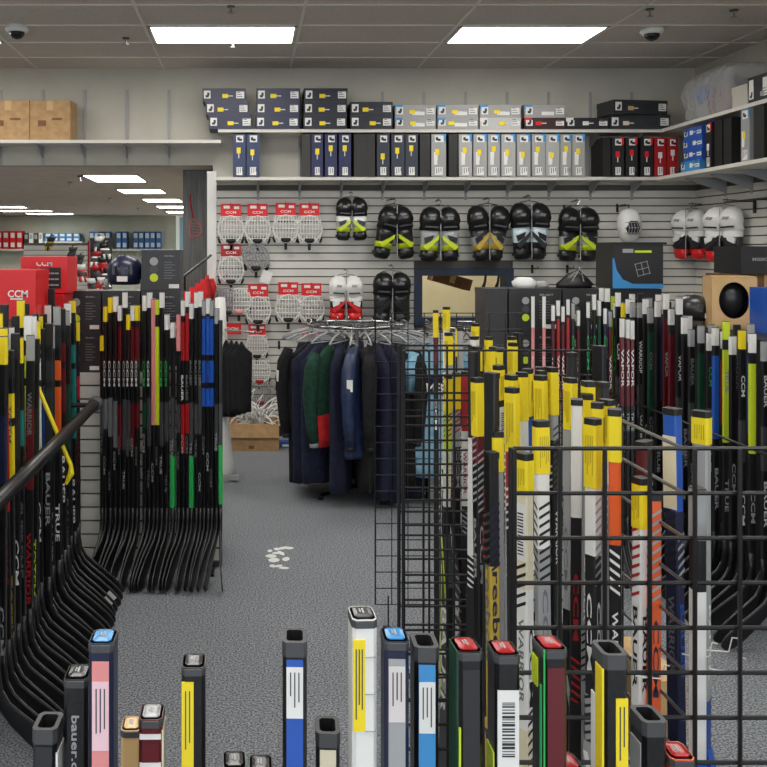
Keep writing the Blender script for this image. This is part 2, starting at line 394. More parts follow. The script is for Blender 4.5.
for i, (a, c) in enumerate([(603,610.5),(612,624),(626,637.5),(641,653)]):
    upright(a, c, (30,28,30), ['narrow black box at the left end of the black and red uprights','black upright box with red top, first left of the red pair group','black upright box with red top, second of three','black upright box with red top, touching the red pair'][i], 95+i, 'bright_red' if i else None, accent='bright_red' if i else None, hh=.37)
for i, (a, c) in enumerate([(654.5,666),(667,678)]):
    upright(a, c, 'red', f'bright red upright skate box, {["left","right"][i]} of the red pair in the shelf corner', 99+i, 'white', hh=.365)
# right wall shelf stock (faces look to -x)
rz = R(-90)
def rbox(w, h, dd, colr, px, level, zs, label, xf, **k):
    y = xf*F/(px-CX)
    return skate_box(w, h, dd, colr, (xf+dd/2, y, zs+level), label, rz=rz, **k)
for k in range(4):
    rbox(.36-.02*(k%2), .093, .3, 'blue' if k else 'sky', 690+2.5*(k>0), k*.0945, ZL, f'bright blue box on the right wall shelf, {["bottom","second","third","top"][k]} of a stack of four', 3.86, sticker='white', pic=True, seed=k, text=None)
skate_box(.38, .11, .42, (30,26,28), (3.85+.21, 7.95, ZL), 'tall black upright box with a red top on the right wall shelf', rz=rz, upright=True, sticker='white', accent='bright_red')
for j in range(2): skate_box(.38, .13, .40, (26,26,25), (3.86+.2, 7.80-.15*j, ZL), ['plain black upright box right of the red topped one','plain black upright box before the silver one on the right wall shelf'][j], rz=rz, upright=True, sticker=None, pic=False)
skate_box(.41, .13, .36, (150,152,154), (3.85+.18, 7.36, ZL), 'silver upright box with yellow sticker on the right wall shelf', rz=rz, upright=True, accent='sky')
skate_box(.41, .15, .4, (30,30,28), (3.86+.2, 7.18, ZL), 'dark upright box right of the silver one on the right wall shelf', rz=rz, upright=True, sticker=None, pic=False)
skate_box(.38, .12, .36, (150,148,140), (3.85+.2, 6.98, ZL), 'pale upright box cut by the right picture edge', rz=rz, upright=True)
skate_box(.24, .17, .36, (190,186,176), (3.87+.2, 7.52, ZU), 'small off white carton beside the clear bag on the upper shelf', rz=rz, sticker=None, pic=False)
skate_box(.30, .2, .38, 'coal', (3.87+.2, 7.22, ZU), 'black box with silver print at the right picture edge', rz=rz, sticker='silver', pic=True)
# clear bag with gear
t = thing('plastic_bag', 'large clear plastic bag of helmets and gear in the shelf corner', 'bag', (4.1, 8.15, ZU))
rs = []
rn = random.Random(3)
b = MB(); L = []
for k, (z, sx, sy) in enumerate([(0,.19,.38),(.03,.21,.43),(.12,.22,.46),(.25,.22,.46),(.35,.21,.44),(.41,.17,.36),(.44,.08,.2)]): L.append((rn.uniform(-.02,.02), rn.uniform(-.03,.03), z+.002, sx, sy))
b.loft(L, M_film, n=28, pw=4.5); b.build('film', t, True)
b = MB().loft([(-.03,-.16,.02,.15,.2),(-.03,-.16,.14,.17,.23),(-.03,-.16,.27,.12,.17)], 'maroon').build('red_gear', t, True)
b = MB().loft([(-.06,.2,.18,.08,.08),(-.06,.2,.25,.1,.1),(-.06,.2,.31,.06,.06)], 'blue').build('blue_gear', t, True)
b = MB().loft([(0,.16,.02,.14,.2),(0,.16,.1,.15,.2),(0,.16,.17,.1,.14)], 'silver').build('grey_gear', t, True)
b = MB().loft([(-.02,-.12,.24,.14,.18),(-.02,-.12,.3,.12,.18),(-.02,-.1,.36,.06,.1)], 'coal').build('black_gear', t, True)
# cardboard cartons on header shelf
def carton(w, h, dd, loc, label, rz=0., m=None, name='cardboard_box'):
    m = m or M_card
    t = thing(name, label, 'cardboard box', loc, rz)
    MB().box(-w/2, w/2, -dd/2, dd/2, 0, h-.004, m).build('carton', t)
    MB().box(-w/2-.002, w/2+.002, -dd/2-.002, -.003, h-.004, h, m).box(-w/2-.002, w/2+.002, .003, dd/2+.002, h-.004, h, m).build('flap', t)
    MB().box(-.03, .03, -dd/2-.001, -dd/2, h-.09, h-.003, 'tan').build('tape', t)
    MB().box(-w*.3, -w*.1, -dd/2-.001, -dd/2, h*.35, h*.5, M_card_dark).build('print', t)
    MB().box(.02, w*.3, -dd/2-.001, -dd/2, h*.5, h*.56, M_card_dark).build('print', t)
    return t
carton(.40, .37, .27, (X(8,8.9), 9.03, ZH), 'cardboard carton cut by the left picture edge on the header shelf')
carton(.385, .37, .25, (X(51,8.9)+.0, 9.02, ZH), 'whole cardboard carton, right one of the two on the header shelf', R(-4))

# ------------------------------------------------------------------ hockey sticks
PROF = [(-1,-.7),(-.75,-1),(.75,-1),(1,-.7),(1,.7),(.75,1),(-.75,1),(-1,.7)]
HX, HY = .0150, .0100
def blade_path():
    pts = []
    pts += [(0, .40, .0150, .0100), (0, .33, .0150, .0098), (.006, .275, .0165, .0090), (.028, .225, .021, .0075), (.065, .18, .029, .0058), (.11, .135, .034, .0045), (.155, .09, .036, .004), (.19, .056, .033, .004), (.212, .034, .024, .0038), (.222, .024, .012, .0035)]
    return pts
def make_blade(b, m, curve=.03, sgn=1, edge='grey'):
    bp = blade_path(); rs = []
    for i, (x, z, hw, ht) in enumerate(bp):
        a = bp[max(i-1, 0)]; c = bp[min(i+1, len(bp)-1)]
        dx, dz = c[0]-a[0], c[1]-a[1]; l = math.hypot(dx, dz); nx, nz = -dz/l, dx/l   # normal in plane
        if nx < 0: nx, nz = -nx, -nz
        y = sgn*curve*(max(0, x)/.22)**2
        rs.append([(x*1+nx*hw*p[0], y+ht*p[1], z+nz*hw*p[0]) for p in PROF])
    b.rings(rs, m)
_bm = {}
def blade_mesh(m, curve, sgn):
    k = (m.name, curve, sgn)
    if k not in _bm:
        b = MB(); make_blade(b, m, curve, sgn)
        # a fine pale line along the blade's top edge
        bp = blade_path(); pts = []
        for i in range(2, len(bp)-1):
            x, z, hw, ht = bp[i]; a = bp[i-1]; c = bp[i+1]; dx, dz = c[0]-a[0], c[1]-a[1]; l = math.hypot(dx, dz); nx, nz = -dz/l, dx/l
            if nx < 0: nx, nz = -nx, -nz
            pts.append((x+nx*hw*.97, sgn*curve*(x/.22)**2, z+nz*hw*.97))
        b.tube(pts, .0017, mat('grey', .3), 4)
        o = b.build('blade', None, True); _bm[k] = o.data; bpy.data.objects.remove(o)
    return _bm[k]
FACES = {'f': ((0,-1,0),(1,0,0)), 'b': ((0,1,0),(-1,0,0)), 'e': ((-1,0,0),(0,-1,0)), 'r': ((1,0,0),(0,1,0))}
def face_M(face, zc, off=.0008, u=0, up=False):
    n, ty = FACES[face]; n = Vector(n); ty = Vector(ty); tx = Vector((0,0,-1))
    h = HY if face in 'fb' else HX
    o = n*(h+off)+Vector((0,0,zc))+ty*u
    if up: tx, ty = -tx, -ty
    return frame(o, tx, ty)
def sticker(b, face, z0, z1, u0, u1, m, off=.0006, lines=0, bar=False):
    M = face_M(face, (z0+z1)/2, 0)
    h = (z1-z0)/2
    b.box(-h, h, u0, u1, -.0008, off, m, M)
    r = random.Random(int(z0*1e4))
    if bar:
        x = -h*.7
        while x < h*.7:
            ww = r.choice((.0006,.0012,.002)); b.box(x, x+ww, u0*.6, u1*.6, off, off+.0003, 'coal', M); x += ww+r.choice((.0008,.0016))
    for q in range(lines):
        yy = u0+(u1-u0)*(q+1)/(lines+1); b.box(-h*.8, h*r.uniform(.1,.8), yy-.0005, yy+.0005, off, off+.0003, 'dark_grey', M)
def stick(loc, L, rz=0., segs=(), texts=(), cap='white', caplen=.09, top=None, lean=(0,0), label='', group=None, bladem=None, curve=.03, sgn=1, stickers=(), tape=None, base=None, plug=True):
    t = thing('hockey_stick', label, 'hockey stick', loc, rz, group)
    if lean != (0,0): t.rotation_euler = (lean[0], lean[1], rz)
    base = mm(base) if base else M_carbon
    zs = [.40]; ms = []
    for (z0, z1, c) in sorted(segs):
        if z0 > zs[-1]+1e-4: zs.append(z0); ms.append(base)
        zs.append(z1); ms.append(mat(c, .35))
    ze = L-caplen if cap else L
    if ze > zs[-1]+1e-4: zs.append(ze); ms.append(base)
    b = MB(); rg = [[(HX*p[0], HY*p[1], z) for p in PROF] for z in zs]
    if top == 'hollow':
        rg[-1] = [(HX*p[0], HY*p[1], L-.011) for p in PROF]; rg += [[(HX*.8*p[0], HY*.74*p[1], z) for p in PROF] for z in (L-.011, L-.09)]; ms += [mat('black', .9)]*2
    b.rings(rg, ms)
    for (s, c, zc, ln, face, *o) in texts:
        v, f, a = text_geo(s); b.text(s, ln, (.019 if face in 'fb' else .013) if ln > .09 else .0065, face_M(face, zc, up=bool(o and o[0])), mat(c, .4))
    b.build('shaft', t)
    if cap:
        b = MB(); e = 1.06
        b.rings([[(HX*e*p[0], HY*e*p[1], z) for p in PROF] for z in (L-caplen, L-.003)], mat(cap, .5))
        b.build('grip_label', t)
    k = 1.04; b = MB()
    if top == 'hollow':
        o1 = [[(HX*k*p[0], HY*k*p[1], z) for p in PROF] for z in (L-.012, L)]
        i1 = [[(HX*.76*p[0], HY*.68*p[1], z) for p in PROF] for z in (L, L-.012)]
        b.rings([o1[0], o1[1], i1[0], i1[1]], [mat('dark_grey', .5), mat('dark_grey', .5), mat('black', .9)], cap=False)
    else:
        c = mat('dark_grey', .45)
        b.rings([[(HX*k*q*p[0], HY*k*q*p[1], z) for p in PROF] for z, q in ((L-.007, 1), (L-.0015, 1), (L, .9))], c)
        if top:
            b.rings([[(HX*.74*q*p[0], HY*.74*q*p[1], z) for p in PROF] for z, q in ((L-.001, 1), (L+.001, 1), (L+.0018, .6))], mat(top, .25))
            b.box(-.005, .005, -.0012, .0004, L+.0016, L+.0021, 'silver'); b.box(-.003, .004, .0012, .0026, L+.0016, L+.0021, 'silver')
    b.build('end_cap', t)
    o = bpy.data.objects.new('blade', blade_mesh(bladem or M_carbon, curve, sgn)); COL.objects.link(o); o.parent = t
    for st_ in stickers:
        b = MB(); sticker(b, *st_[:6], **(st_[6] if len(st_) > 6 else {})); q = b.build('sticker', t)
    if tape:
        b = MB(); b.rings([[(HX*1.15*p[0], HY*1.15*p[1], z) for p in PROF] for z in tape[1:3]], mat(tape[0], .5)); b.build('sleeve', t)
    return t
# ---- left floor rack : toes towards the aisle (+x)
specs = [  # accent, accent colour band, lettering, lettering colour, cap
 ('teal','BAUER','white','yellow'), ('navy','CCM','white','yellow'), ('red','WARRIOR','red','yellow'), ('yellow','TOTEM','gold','black'), ('coal','CCM','white','black'),
 ('teal','SUPREME','grey','yellow'), ('maroon','WARRIOR','red','silver'), ('neon','TRUE','white','white'), ('coal','TOTEM','neon','black'), ('green','EASTON','grey','white'),
 ('white','CCM','white','yellow'), ('coal','BAUER','white','black'), ('blue','CCM','white','silver'), ('coal','BAUER','silver','silver'), ('orange','TRUE','white','black'),
 ('coal','CCM','white','silver'), ('maroon','BAUER','white','white'), ('dark_green','BAUER','grey','black'), ('red','CCM','silver','silver'), ('coal','BAUER','white','white')]
rn = random.Random(11)
n = 23
for i in range(n):
    y = 3.28+i*(4.88-3.28)/(n-1); sp = specs[i % len(specs)]
    L = 1.50+rn.uniform(-.07,.06)
    a = sp[0]; zt = L-.1
    segs = [(.95+rn.uniform(-.1,.1), zt-.18, a), (zt-.15, zt-.06, a if rn.random() < .4 else 'black')]
    tz = .52+rn.uniform(-.09,.22)
    ln = {3:.2, 4:.2, 5:.27}.get(len(sp[1]), .34)
    sp = sp[:3]+((sp[3] if i % 4 else 'black'),)
    nm = f'black stick with {N(a)} upper shaft, {sp[3]} cap, {ORD[i]} from front of left rack' if a != 'coal' else f'all black stick, {N(sp[2])} lettering, {sp[3]} cap, {ORD[i]} from front of left rack'
    stk = [('f', .12, .12+.001, 0, .001, 'white')] if False else []
    t = stick((-.865+rn.uniform(-.008,.008), y, 0), L, R(rn.uniform(-7,7)), segs, [(sp[1], sp[2] if sp[2] != 'white' or i % 2 == 0 else 'silver', tz, ln*.85, 'f')]+([(sp[1], 'grey', 1.16, ln*.5, 'f')] if i % 3 == 0 else []), cap=sp[3] if i % 4 else 'black', caplen=.1, lean=(0, R(rn.uniform(-1.0,.4))), label=nm, group='sticks in the front row of the left rail rack', curve=.025)
    if i in (19, 20):
        MB().add([(.155,-.006,.085),(.19,-.006,.05),(.215,-.006,.075),(.18,-.006,.11)], [(0,1,2,3)], 'white').build('toe_sticker', t)
rn = random.Random(12)
acc2 = ['yellow','red','navy','white','coal','teal','maroon','neon','blue','coal','green','purple','red','coal']
for i in range(13):
    y = 3.75+i*.092; L = 1.56+rn.uniform(-.08,.07); a = acc2[i]
    stick((-.985, y, 0), L, R(rn.uniform(-5,5)), [(.9, L-.2, a)], [('CCM' if i % 2 else 'BAUER','white',1.25,.16,'f')], cap=['yellow','black','white','black'][i % 4], caplen=.12, label=f'{N(a)} shafted stick in the back row of the left rack, {ORD[i]} from the front', group='sticks in the back row of the left rail rack')
# rail
t = thing('rack_rail', 'padded black rail holding in the sticks of the left rack', 'rack rail', (-.745, 3.6, 1.05))
MB().tube([(0,-.95,0),(0,1.0,0)], .026, M_wire, 12).build('bar', t, True)
MB().tube([(0,1.0,0),(0,1.01,0),(0,1.06,0),(0,1.075,0)], [.026,.034,.036,.028], mat('dark_grey', .5), 12).build('end_cap', t, True)
for y in (-.9, .99): MB().tube([(0,y,0),(-.28,y,0)], .012, M_wire, 8).build('arm', t)
# left gondola (runs in depth) behind the rack
t = thing('gondola_shelf', 'black display unit behind the left rail rack carrying the red boxes', 'display unit', (-1.4, 3.85, 0))
MB().box(-.35, .37, -1.2, 1.1, .02, 1.44, mat('coal', .7)).build('body', t)
MB().box(-.38, .39, -1.22, 1.12, 1.44, 1.47, mat('black', .6)).build('top_board', t)
# red helmet boxes
def brandbox(w, h, dd, colr, loc, label, rz=0., kind=0, nm='equipment_box'):
    t = thing(nm, label, 'box', loc, rz)
    c = mat(colr, .4)
    MB().box(-w/2, w/2, -dd/2, dd/2, 0, h-.01, c).build('carton', t)
    y = -dd/2-.001
    b = MB().box(-w/2-.002, w/2+.002, -dd/2-.002, dd/2+.002, h-.03, h, c).build('lid', t)
    tx, ty = (1,0,0), (0,0,1)
    b = MB()
    if kind == 1:      # red with plain CCM
        b.text('CCM', w*.32, .035, frame((w*.22, y, h*.52), tx, ty), 'white'); b.box(w*.1, w*.3, y-.0003, y, h*.4, h*.43, 'white')
        b.build('logo', t); b = MB(); b.text('CCM', w*.3, .05, frame((-w*.4, y, h*.82), tx, ty), 'white')
    if kind == 2:
        b.text('CCM', w*.34, .03, frame((-.0, y, h*.82), tx, ty), 'white')
        b.box(-w*.1, w*.36, y-.0008, y, h*.12, h*.7, 'black')
        for i in range(4):
            for j in range(3): b.box(-w*.04+i*w*.09, -w*.0+i*w*.09+.01, y-.0012, y-.0008, h*(.2+.16*j), h*(.24+.16*j), 'silver')
        b.box(-w*.3, -w*.14, y-.0005, y, h*.1, h*.68, 'coal')
    if kind == 3:      # black helmet carton with round pictures
        for j, cc in enumerate(('silver','dark_grey','neon')):
            b.loft([(0,0,-.001,.024,.024),(0,0,.0006,.024,.024)], mat(cc,.5), M=frame((-w*.18, y+.001, h*(.72-.2*j)), tx, ty), pw=2)
        b.text('RE-AKT', w*.26, .012, frame((w*.22, y, h*.86), tx, ty), 'silver')
        for j in range(7): b.box(w*.08, w*(.28+.08*(j%2)), y-.0003, y, h*(.3+.065*j), h*(.3+.065*j)+.004, 'grey')
        b.box(w*.2, w*.46, y-.0004, y, h*.06, h*.16, 'white')
    if kind == 4:      # black carton with wire mask and neon mark
        b.loft([(0,0,-.001,.07,.06),(0,0,.0006,.07,.06)], mat('dark_grey',.5), M=frame((w*.12, y+.001, h*.6), tx, ty), pw=2)
        b.loft([(0,0,-.001,.055,.045),(0,0,.0012,.055,.045)], mat('black',.5), M=frame((w*.12, y+.001, h*.6), tx, ty), pw=2)
        for q in range(6):
            an = q*1.05; b.box(-.035, .035, -.005, .005, .001, .0022, 'neon', frame((w*.12, y, h*.58), tx, ty) @ Matrix.Rotation(an, 4, 'Z') @ Matrix.Translation((.02,0,0)) @ Matrix.Scale(.45, 4))
        b.box(-w*.4, -w*.16, y-.0003, y, h*.2, h*.4, 'dark_grey'); b.box(-w*.1, w*.2, y-.0003, y, h*.08, h*.28, 'dark_grey')
        b.box(w*.3, w*.46, y-.0004, y, h*.07, h*.22, 'white')
        b.text('MISSION', w*.22, .012, frame((w*.12, y-.0004, h*.93), tx, ty), 'silver')
    if b.v: b.build('print', t)
    return t
brandbox(.30, .235, .3, 'bright_red', (X(35,4.5)-.15, 4.66, 1.47), 'nearest red helmet box with white logo, cut by the left picture edge', 0, 1)
brandbox(.245, .19, .28, 'bright_red', (X(49,5.1), 5.12, 1.575), 'red helmet box with a black printed window, behind the nearest red one', 0, 2)
brandbox(.22, .25, .26, 'bright_red', (X(40,4.9)-.0, 5.09, 1.32), 'red box half hidden below the red box with the printed window', 0, 1)
brandbox(.24, .22, .26, 'bright_red', (X(40,4.9)-.0, 5.09, 1.1), 'red box lowest behind the sticks, left of the black helmet boxes', 0, 1)
# ------------------------------------------------------------------ left end panel, grid and black boxes
t = thing('slatwall_unit', 'white slatted display unit behind the wall of hanging sticks', 'display unit', (X(140,5.6), 5.4, 0))
o = X(140,5.6)
b = MB(); x0, x1 = X(60,5.35)-o, X(219,5.35)-o
b.box(x0, x1, -.03, .0, .03, 1.10, M_groove)
z = .05
while z < 1.07: b.box(x0, x1, -.042, -.03, z, z+.066, M_slat); z += .0762
b.build('slat_panel', t)
MB().box(x0-.14, x1, .001, .48, 1.07, 1.10, mat('white', .5)).build('deck', t)
MB().box(x0-.14, x1, .4, .45, .0, 1.07, mat('coal', .6)).build('back_panel', t)
for x in (x0-.13, x1-.03): MB().box(x, x+.03, .001, .4, 0, 1.07, mat('dark_grey', .6)).build('side_panel', t)
bx = [(64,101),(102,140),(141,181)]
for i, (a, c) in enumerate(bx):
    for k in range(2 if i < 2 else 3):
        yy = 5.42; w = X(c,yy)-X(a,yy)-.004; nmx = ['left','middle','right'][i]; kk = ['bottom','second','top'][k]
        brandbox(w, .232, .26, 'coal', (X((a+c)/2,yy), yy+.13, 1.101+k*.2335), f'black helmet box with three round pictures, {kk} of the {nmx} pile above the hanging sticks', 0, 3)
# helmets
def helmet(loc, label, colr='navy', rz=0., s=1., cage=False):
    t = thing('hockey_helmet', label, 'helmet', loc, rz)
    b = MB(); c = mat(colr, .3)
    L = [(0,0,0,.085,.105),(0,0,.03,.1,.122),(0,.0,.08,.105,.128),(0,.005,.12,.095,.118),(0,.01,.15,.07,.09),(0,.01,.168,.03,.04)]
    b.loft([tuple(q*s for q in r) for r in L], c, n=20, pw=2.2); shl = b.build('shell', t, True)
    b = MB()
    for x in (-.05, 0, .05): b.box(s*(x-.008), s*(x+.008), -.13*s, -.1*s, s*.06, s*.11, 'dark_grey')
    b.build('vent', shl)
    b = MB().box(-.03*s, .03*s, -.134*s, -.124*s, .02*s, .05*s, 'white').build('label', t)
    for sx in (-1, 1): MB().loft([(sx*.1*s,-.02*s,-.03*s,.01*s,.02*s),(sx*.107*s,-.02*s,0,.014*s,.032*s),(sx*.1*s,-.02*s,.03*s,.01*s,.02*s)], mat('silver', .3)).build('ear_guard', t, True)
    if cage:
        b = MB()
        for i in range(-2, 3): b.tube([(i*.03*s, -.1*s, .05*s), (i*.035*s, -.17*s, .0), (i*.025*s, -.14*s, -.09*s)], .003*s, mat('white', .3), 4)
        for zz in (.03, 0, -.03, -.06): b.tube([(-.09*s, -.08*s, zz*s), (-.05*s, -.155*s, zz*s), (.05*s, -.155*s, zz*s), (.09*s, -.08*s, zz*s)], .003*s, mat('white', .3), 4)
        b.build('cage', t)
    return t
helmet((X(124,5.5), 5.55, 1.101+.467+.032), 'shiny navy hockey helmet on top of the black helmet boxes', 'navy')
# ---- grid panel
def grid(label, p0, p1, z0, z1, r=.003, pitch=.0762, nh=None):
    """p0,p1: (x,y) ends of the bottom edge"""
    p0 = Vector((*p0, 0)); p1 = Vector((*p1, 0)); t = thing('grid_panel', label, 'grid panel', (p0.x, p0.y, z0)); dv = p1-p0; Ln = dv.length; u = dv.normalized(); n = u.cross(Vector((0,0,1)))
    b = MB(); h = z1-z0; nz = int(h/pitch+1e-6)
    for k in range(nz+1): zz = h-k*pitch; b.tube([Vector((0,0,zz))-n*r, u*Ln+Vector((0,0,zz))-n*r], r, M_wire, 6)
    b.build('horizontal_wires', t)
    b = MB(); nx = int(Ln/pitch+1e-6)
    for k in range(nx+1): q = u*(k*pitch); b.tube([q+n*r, q+n*r+Vector((0,0,h))], r, M_wire, 6)
    b.build('vertical_wires', t)
    for q in (Vector((0,0,0)), u*Ln): MB().tube([q-n*r*3, q-n*r*3+Vector((0,0,h))], r*1.7, M_wire, 6).build('frame_tube', t)
    for q in (u*.06, u*(Ln-.06)): MB().tube([q+Vector((0,0,h*.03)), q+Vector((0,0,-z0+.012))], r*1.5, M_wire, 6).box(q.x-.02, q.x+.02, q.y-.05, q.y+.05, -z0, -z0+.012, M_wire).build('foot', t)
    return t
grid('black wire grid panel the left wall sticks hang on', (X(103,5.28), 5.28), (X(221.5,5.28), 5.28), .04, 1.36, .0028)
# left wall sticks: toes towards the viewer
LW = [(102.6,335,'yellow','coal',None,'yellow'),(106,306,'yellow','grey','CCM','white'),(110.6,297,'yellow','grey','CCM','white'),(115.7,296,'white','grey','CCM','white'),(120.4,305,'white','maroon','CCM','white'),(125,292,'white','coal','CCM','silver'),
 (129,314,'yellow','coal','CCM','white'),(133,305,'white','maroon','CCM','white'),(137.4,305,'yellow','maroon','CCM','white'),(145,295,'white','dark_green','CCM','green'),(149.6,292,'white','coal','CCM','white'),(154,299,'pink','pink',None,'white'),
 (157.9,299,'neon','neon',None,'white'),(162,292,'white','coal','CCM','green'),(167,314,'white','coal','CCM','green'),(173,322,'white','coal',None,'white'),(179,314,'pink','coal',None,'white'),(183.6,300,'white','red','BAUER','white'),(187.8,291,'white','red','BAUER','grey'),
 (191.8,303,'white','coal','BAUER','grey'),(196.7,292,'white','coal','BAUER','grey'),(200.6,291,'white','dark_grey','BAUER','grey'),(204.4,300,'silver','blue',None,'sky'),(208.5,298,'white','blue','BAUER','navy'),(212.3,300,'silver','blue',None,'sky'),(217,308,'silver','coal',None,'grey'),(220.6,320,'black','coal',None,'grey')]
rn = random.Random(5)
for i, (px, py, cap, a, tx, tc) in enumerate(LW):
    y = 5.17-.0*i; L = Z(py, y); zl = rn.uniform(.98,1.02)
    if a in ('pink','neon'): segs = [(.85, L-.15, a)]
    elif a == 'blue': segs = [(.95,1.05,a),(1.08,1.2,a),(1.23,L-.1,a)]
    elif a in ('grey','maroon','coal','dark_green','red'): segs = [(.74+rn.uniform(-.05,.1), zl-.02, a if a != 'coal' else 'dark_grey')]+([(1.2, L-.12, a)] if a in ('red','maroon') else [])
    else: segs = [(.8, 1.1, a)]
    tp = ('green', .4, .68) if i in (15, 19) else (('green', .42, .74) if i == 26 else None)
    stick((X(px,y), y, 0), L, R(-112 if i < 26 else -96)+R(rn.uniform(-5,5)), [s for s in segs if s[1] > s[0]],
      ([(tx, tc, 1.13 if a not in ('red',) else 1.05, .14, 'r')] if tx else [])+[('TRUE' if a == 'coal' else 'CCM','silver' if i % 2 else 'grey',.66+rn.uniform(-.14,.1),.1,'r')], cap=cap, caplen=.085 if cap != 'pink' else .2, curve=.02,
      label=f'hanging stick with {cap} cap, {N(a) if a != "coal" else "black"} shaft, {ORD[i]} from left on wire grid', group='sticks hanging on the left wire grid', tape=tp)
# ------------------------------------------------------------------ right rail rack: toes towards the aisle (-x)
rn = random.Random(21)
spr = [('coal','WARRIOR','white','silver'),('coal','BAUER','white','silver'),('neon','CCM','white','white'),('coal','CCM','white','yellow'),('coal','CCM','white','white'),('neon','TRUE','silver','neon'),('blue','BAUER','silver','white'),
 ('coal','CCM','green','white'),('dark_green','CCM','green','silver'),('coal','BAUER','grey','silver'),('coal','BAUER','grey','white'),('coal','VAPOR','white','white'),('maroon','VAPOR','white','white'),('maroon','VAPOR','silver','white'),('coal','TRUE','grey','white'),('dark_green','CCM','grey','silver'),('coal','CCM','grey','white')]
n = 27
for i in range(n):
    y = 4.22+i*.085; sp = spr[i % len(spr)]; L = 1.415+rn.uniform(-.05,.05)+.1*(i > 10)
    a = sp[0]; segs = [(.86, L-.14, a)] if a != 'coal' else ([(.8, 1.0, 'dark_grey')] if i % 2 else [])
    ln = {3:.18, 4:.2, 5:.26}.get(len(sp[1]), .36)
    nm = (f'black stick with {N(a)} upper shaft, {sp[3]} cap' if a != 'coal' else f'black stick, {N(sp[2])} lettering, {sp[3]} cap')+f', {ORD[i]} from front of right rack'
    tt = stick((2.335+rn.uniform(-.01,.01), y, 0), L, R(180+rn.uniform(-6,6)), segs, [(sp[1], sp[2] if i % 2 else 'silver', .62+rn.uniform(-.1,.15), ln*.8, 'b')]+([(sp[1], sp[2], 1.16, ln*.55, 'b')] if i % 2 else []), cap=sp[3], caplen=.09, curve=.02, sgn=-1, label=nm, group='sticks in the front row of the right rack')
for i in range(16):
    y = 4.5+i*.13; L = 1.40+rn.uniform(-.04,.05)+.1*(y > 5.3); a = ['coal','blue','coal','red','coal','dark_green','coal','navy'][i % 8]
    stick((2.45, y, 0), L, R(180+rn.uniform(-5,5)), [(.9, L-.15, a)] if a != 'coal' else [], [('BAUER','grey',1.2,.2,'b')], cap=['white','silver','black'][i % 3], label=f'{"black" if a == "coal" else N(a)} shafted stick in the back row of the right rack, {ORD[i]} from the front', group='sticks in the back row of the right rack')
t = thing('rack_rail', 'black rail holding in the sticks of the right rack', 'rack rail', (2.28, 5.3, .9))
MB().tube([(0,-1.4,0),(0,1.3,0)], .006, M_wire, 8).build('bar', t, True)
for y in (-1.3, 1.2): MB().tube([(0,y,0),(.28,y,0)], .01, M_wire, 8).build('arm', t)
t = thing('gondola_shelf', 'black display unit behind the right rack of sticks', 'display unit', (2.9, 5.0, 0))
MB().box(-.37, .35, -1.6, 1.5, .02, 1.33, mat('coal', .7)).build('body', t)
MB().box(-.39, .37, -1.62, 1.52, 1.33, 1.36, mat('black', .6)).build('top_board', t)
# boxes on it
yy = 5.3
t = thing('mask_box', 'tan cardboard mask box with a large oval opening above the right rack', 'box', (X(729,yy), yy, 1.365), R(-16))
w, h, dd = .23, .29, .26
MB().box(-w/2, w/2, -dd/2, -dd/2+.004, 0, .02, 'tan').prism([(-w/2,.02),(-w/2,h),(w/2,h),(w/2,.02)]+[], dd/2-.01, dd/2, 'black').box(w/2-.005, w/2, -dd/2, dd/2, 0, h, 'black').box(-w/2, -w/2+.005, -dd/2, dd/2, 0, h, 'tan').box(-w/2, w/2, -dd/2, dd/2, h-.005, h, 'tan').build('carton', t)
b = MB(); nn = 28
inner = [(.075*math.cos(2*math.pi*i/nn), .16+.1*math.sin(2*math.pi*i/nn)) for i in range(nn)]
outer = []
for (x, z) in inner:
    dx, dz = x, z-.16; k = min((w/2)/abs(dx) if abs(dx) > 1e-6 else 1e9, ((h-.16) if dz > 0 else .16)/abs(dz) if abs(dz) > 1e-6 else 1e9); outer.append((dx*k, .16+dz*k))
vs = [(x, -dd/2, z) for x, z in inner]+[(x, -dd/2, z) for x, z in outer]
b.add(vs, [(i, (i+1) % nn, nn+(i+1) % nn, nn+i) for i in range(nn)], noisy('pale_card', (206,168,116), (216,180,130), 12, .8)); b.build('front_panel', t)
b = MB().loft([(0,0,.06,.04,.05),(0,0,.12,.07,.09),(0,0,.2,.08,.1),(0,0,.26,.04,.06)], mat('coal', .3)).build('mask', t, True)
helmet((X(702,5.35), 5.45, 1.40), 'black and white helmet with straps beside the tan mask box', 'coal', R(20), .85)
carton(.46, .29, .34, (X(763,5.95), 6.05, 1.36), 'open brown box behind the tan mask box on the right display unit', 0, M_card_dark)
t = brandbox(.42, .17, .34, 'coal', (X(778,5.8)+.0, 6.0, 1.653), 'black box with silver lettering on the open brown box', 0, 0)
MB().text('MISSION', .12, .02, frame((-.08, -.1715, .09), (1,0,0), (0,0,1)), 'silver').build('print', t)
t = thing('mask_box', 'bright blue goalie mask box at the right picture edge', 'box', (X(784,5.0)+.03, 5.05, 1.36), 0)
MB().box(-.13, .13, -.12, .12, 0, .24, mat('blue', .4)).build('carton', t)
MB().prism([(-.055,.06),(-.062,.12),(-.05,.17),(-.02,.195),(.02,.195),(.05,.17),(.062,.12),(.055,.06),(.035,.06),(.035,.12),(.02,.15),(-.02,.15),(-.035,.12),(-.035,.06)], -.1215, -.1195, 'white').prism([(-.034,.05),(-.034,.12),(-.02,.148),(.02,.148),(.034,.12),(.034,.05)], -.1212, -.1195, 'coal').box(.03, .11, -.1212, -.119, .02, .045, 'white').build('print', t)
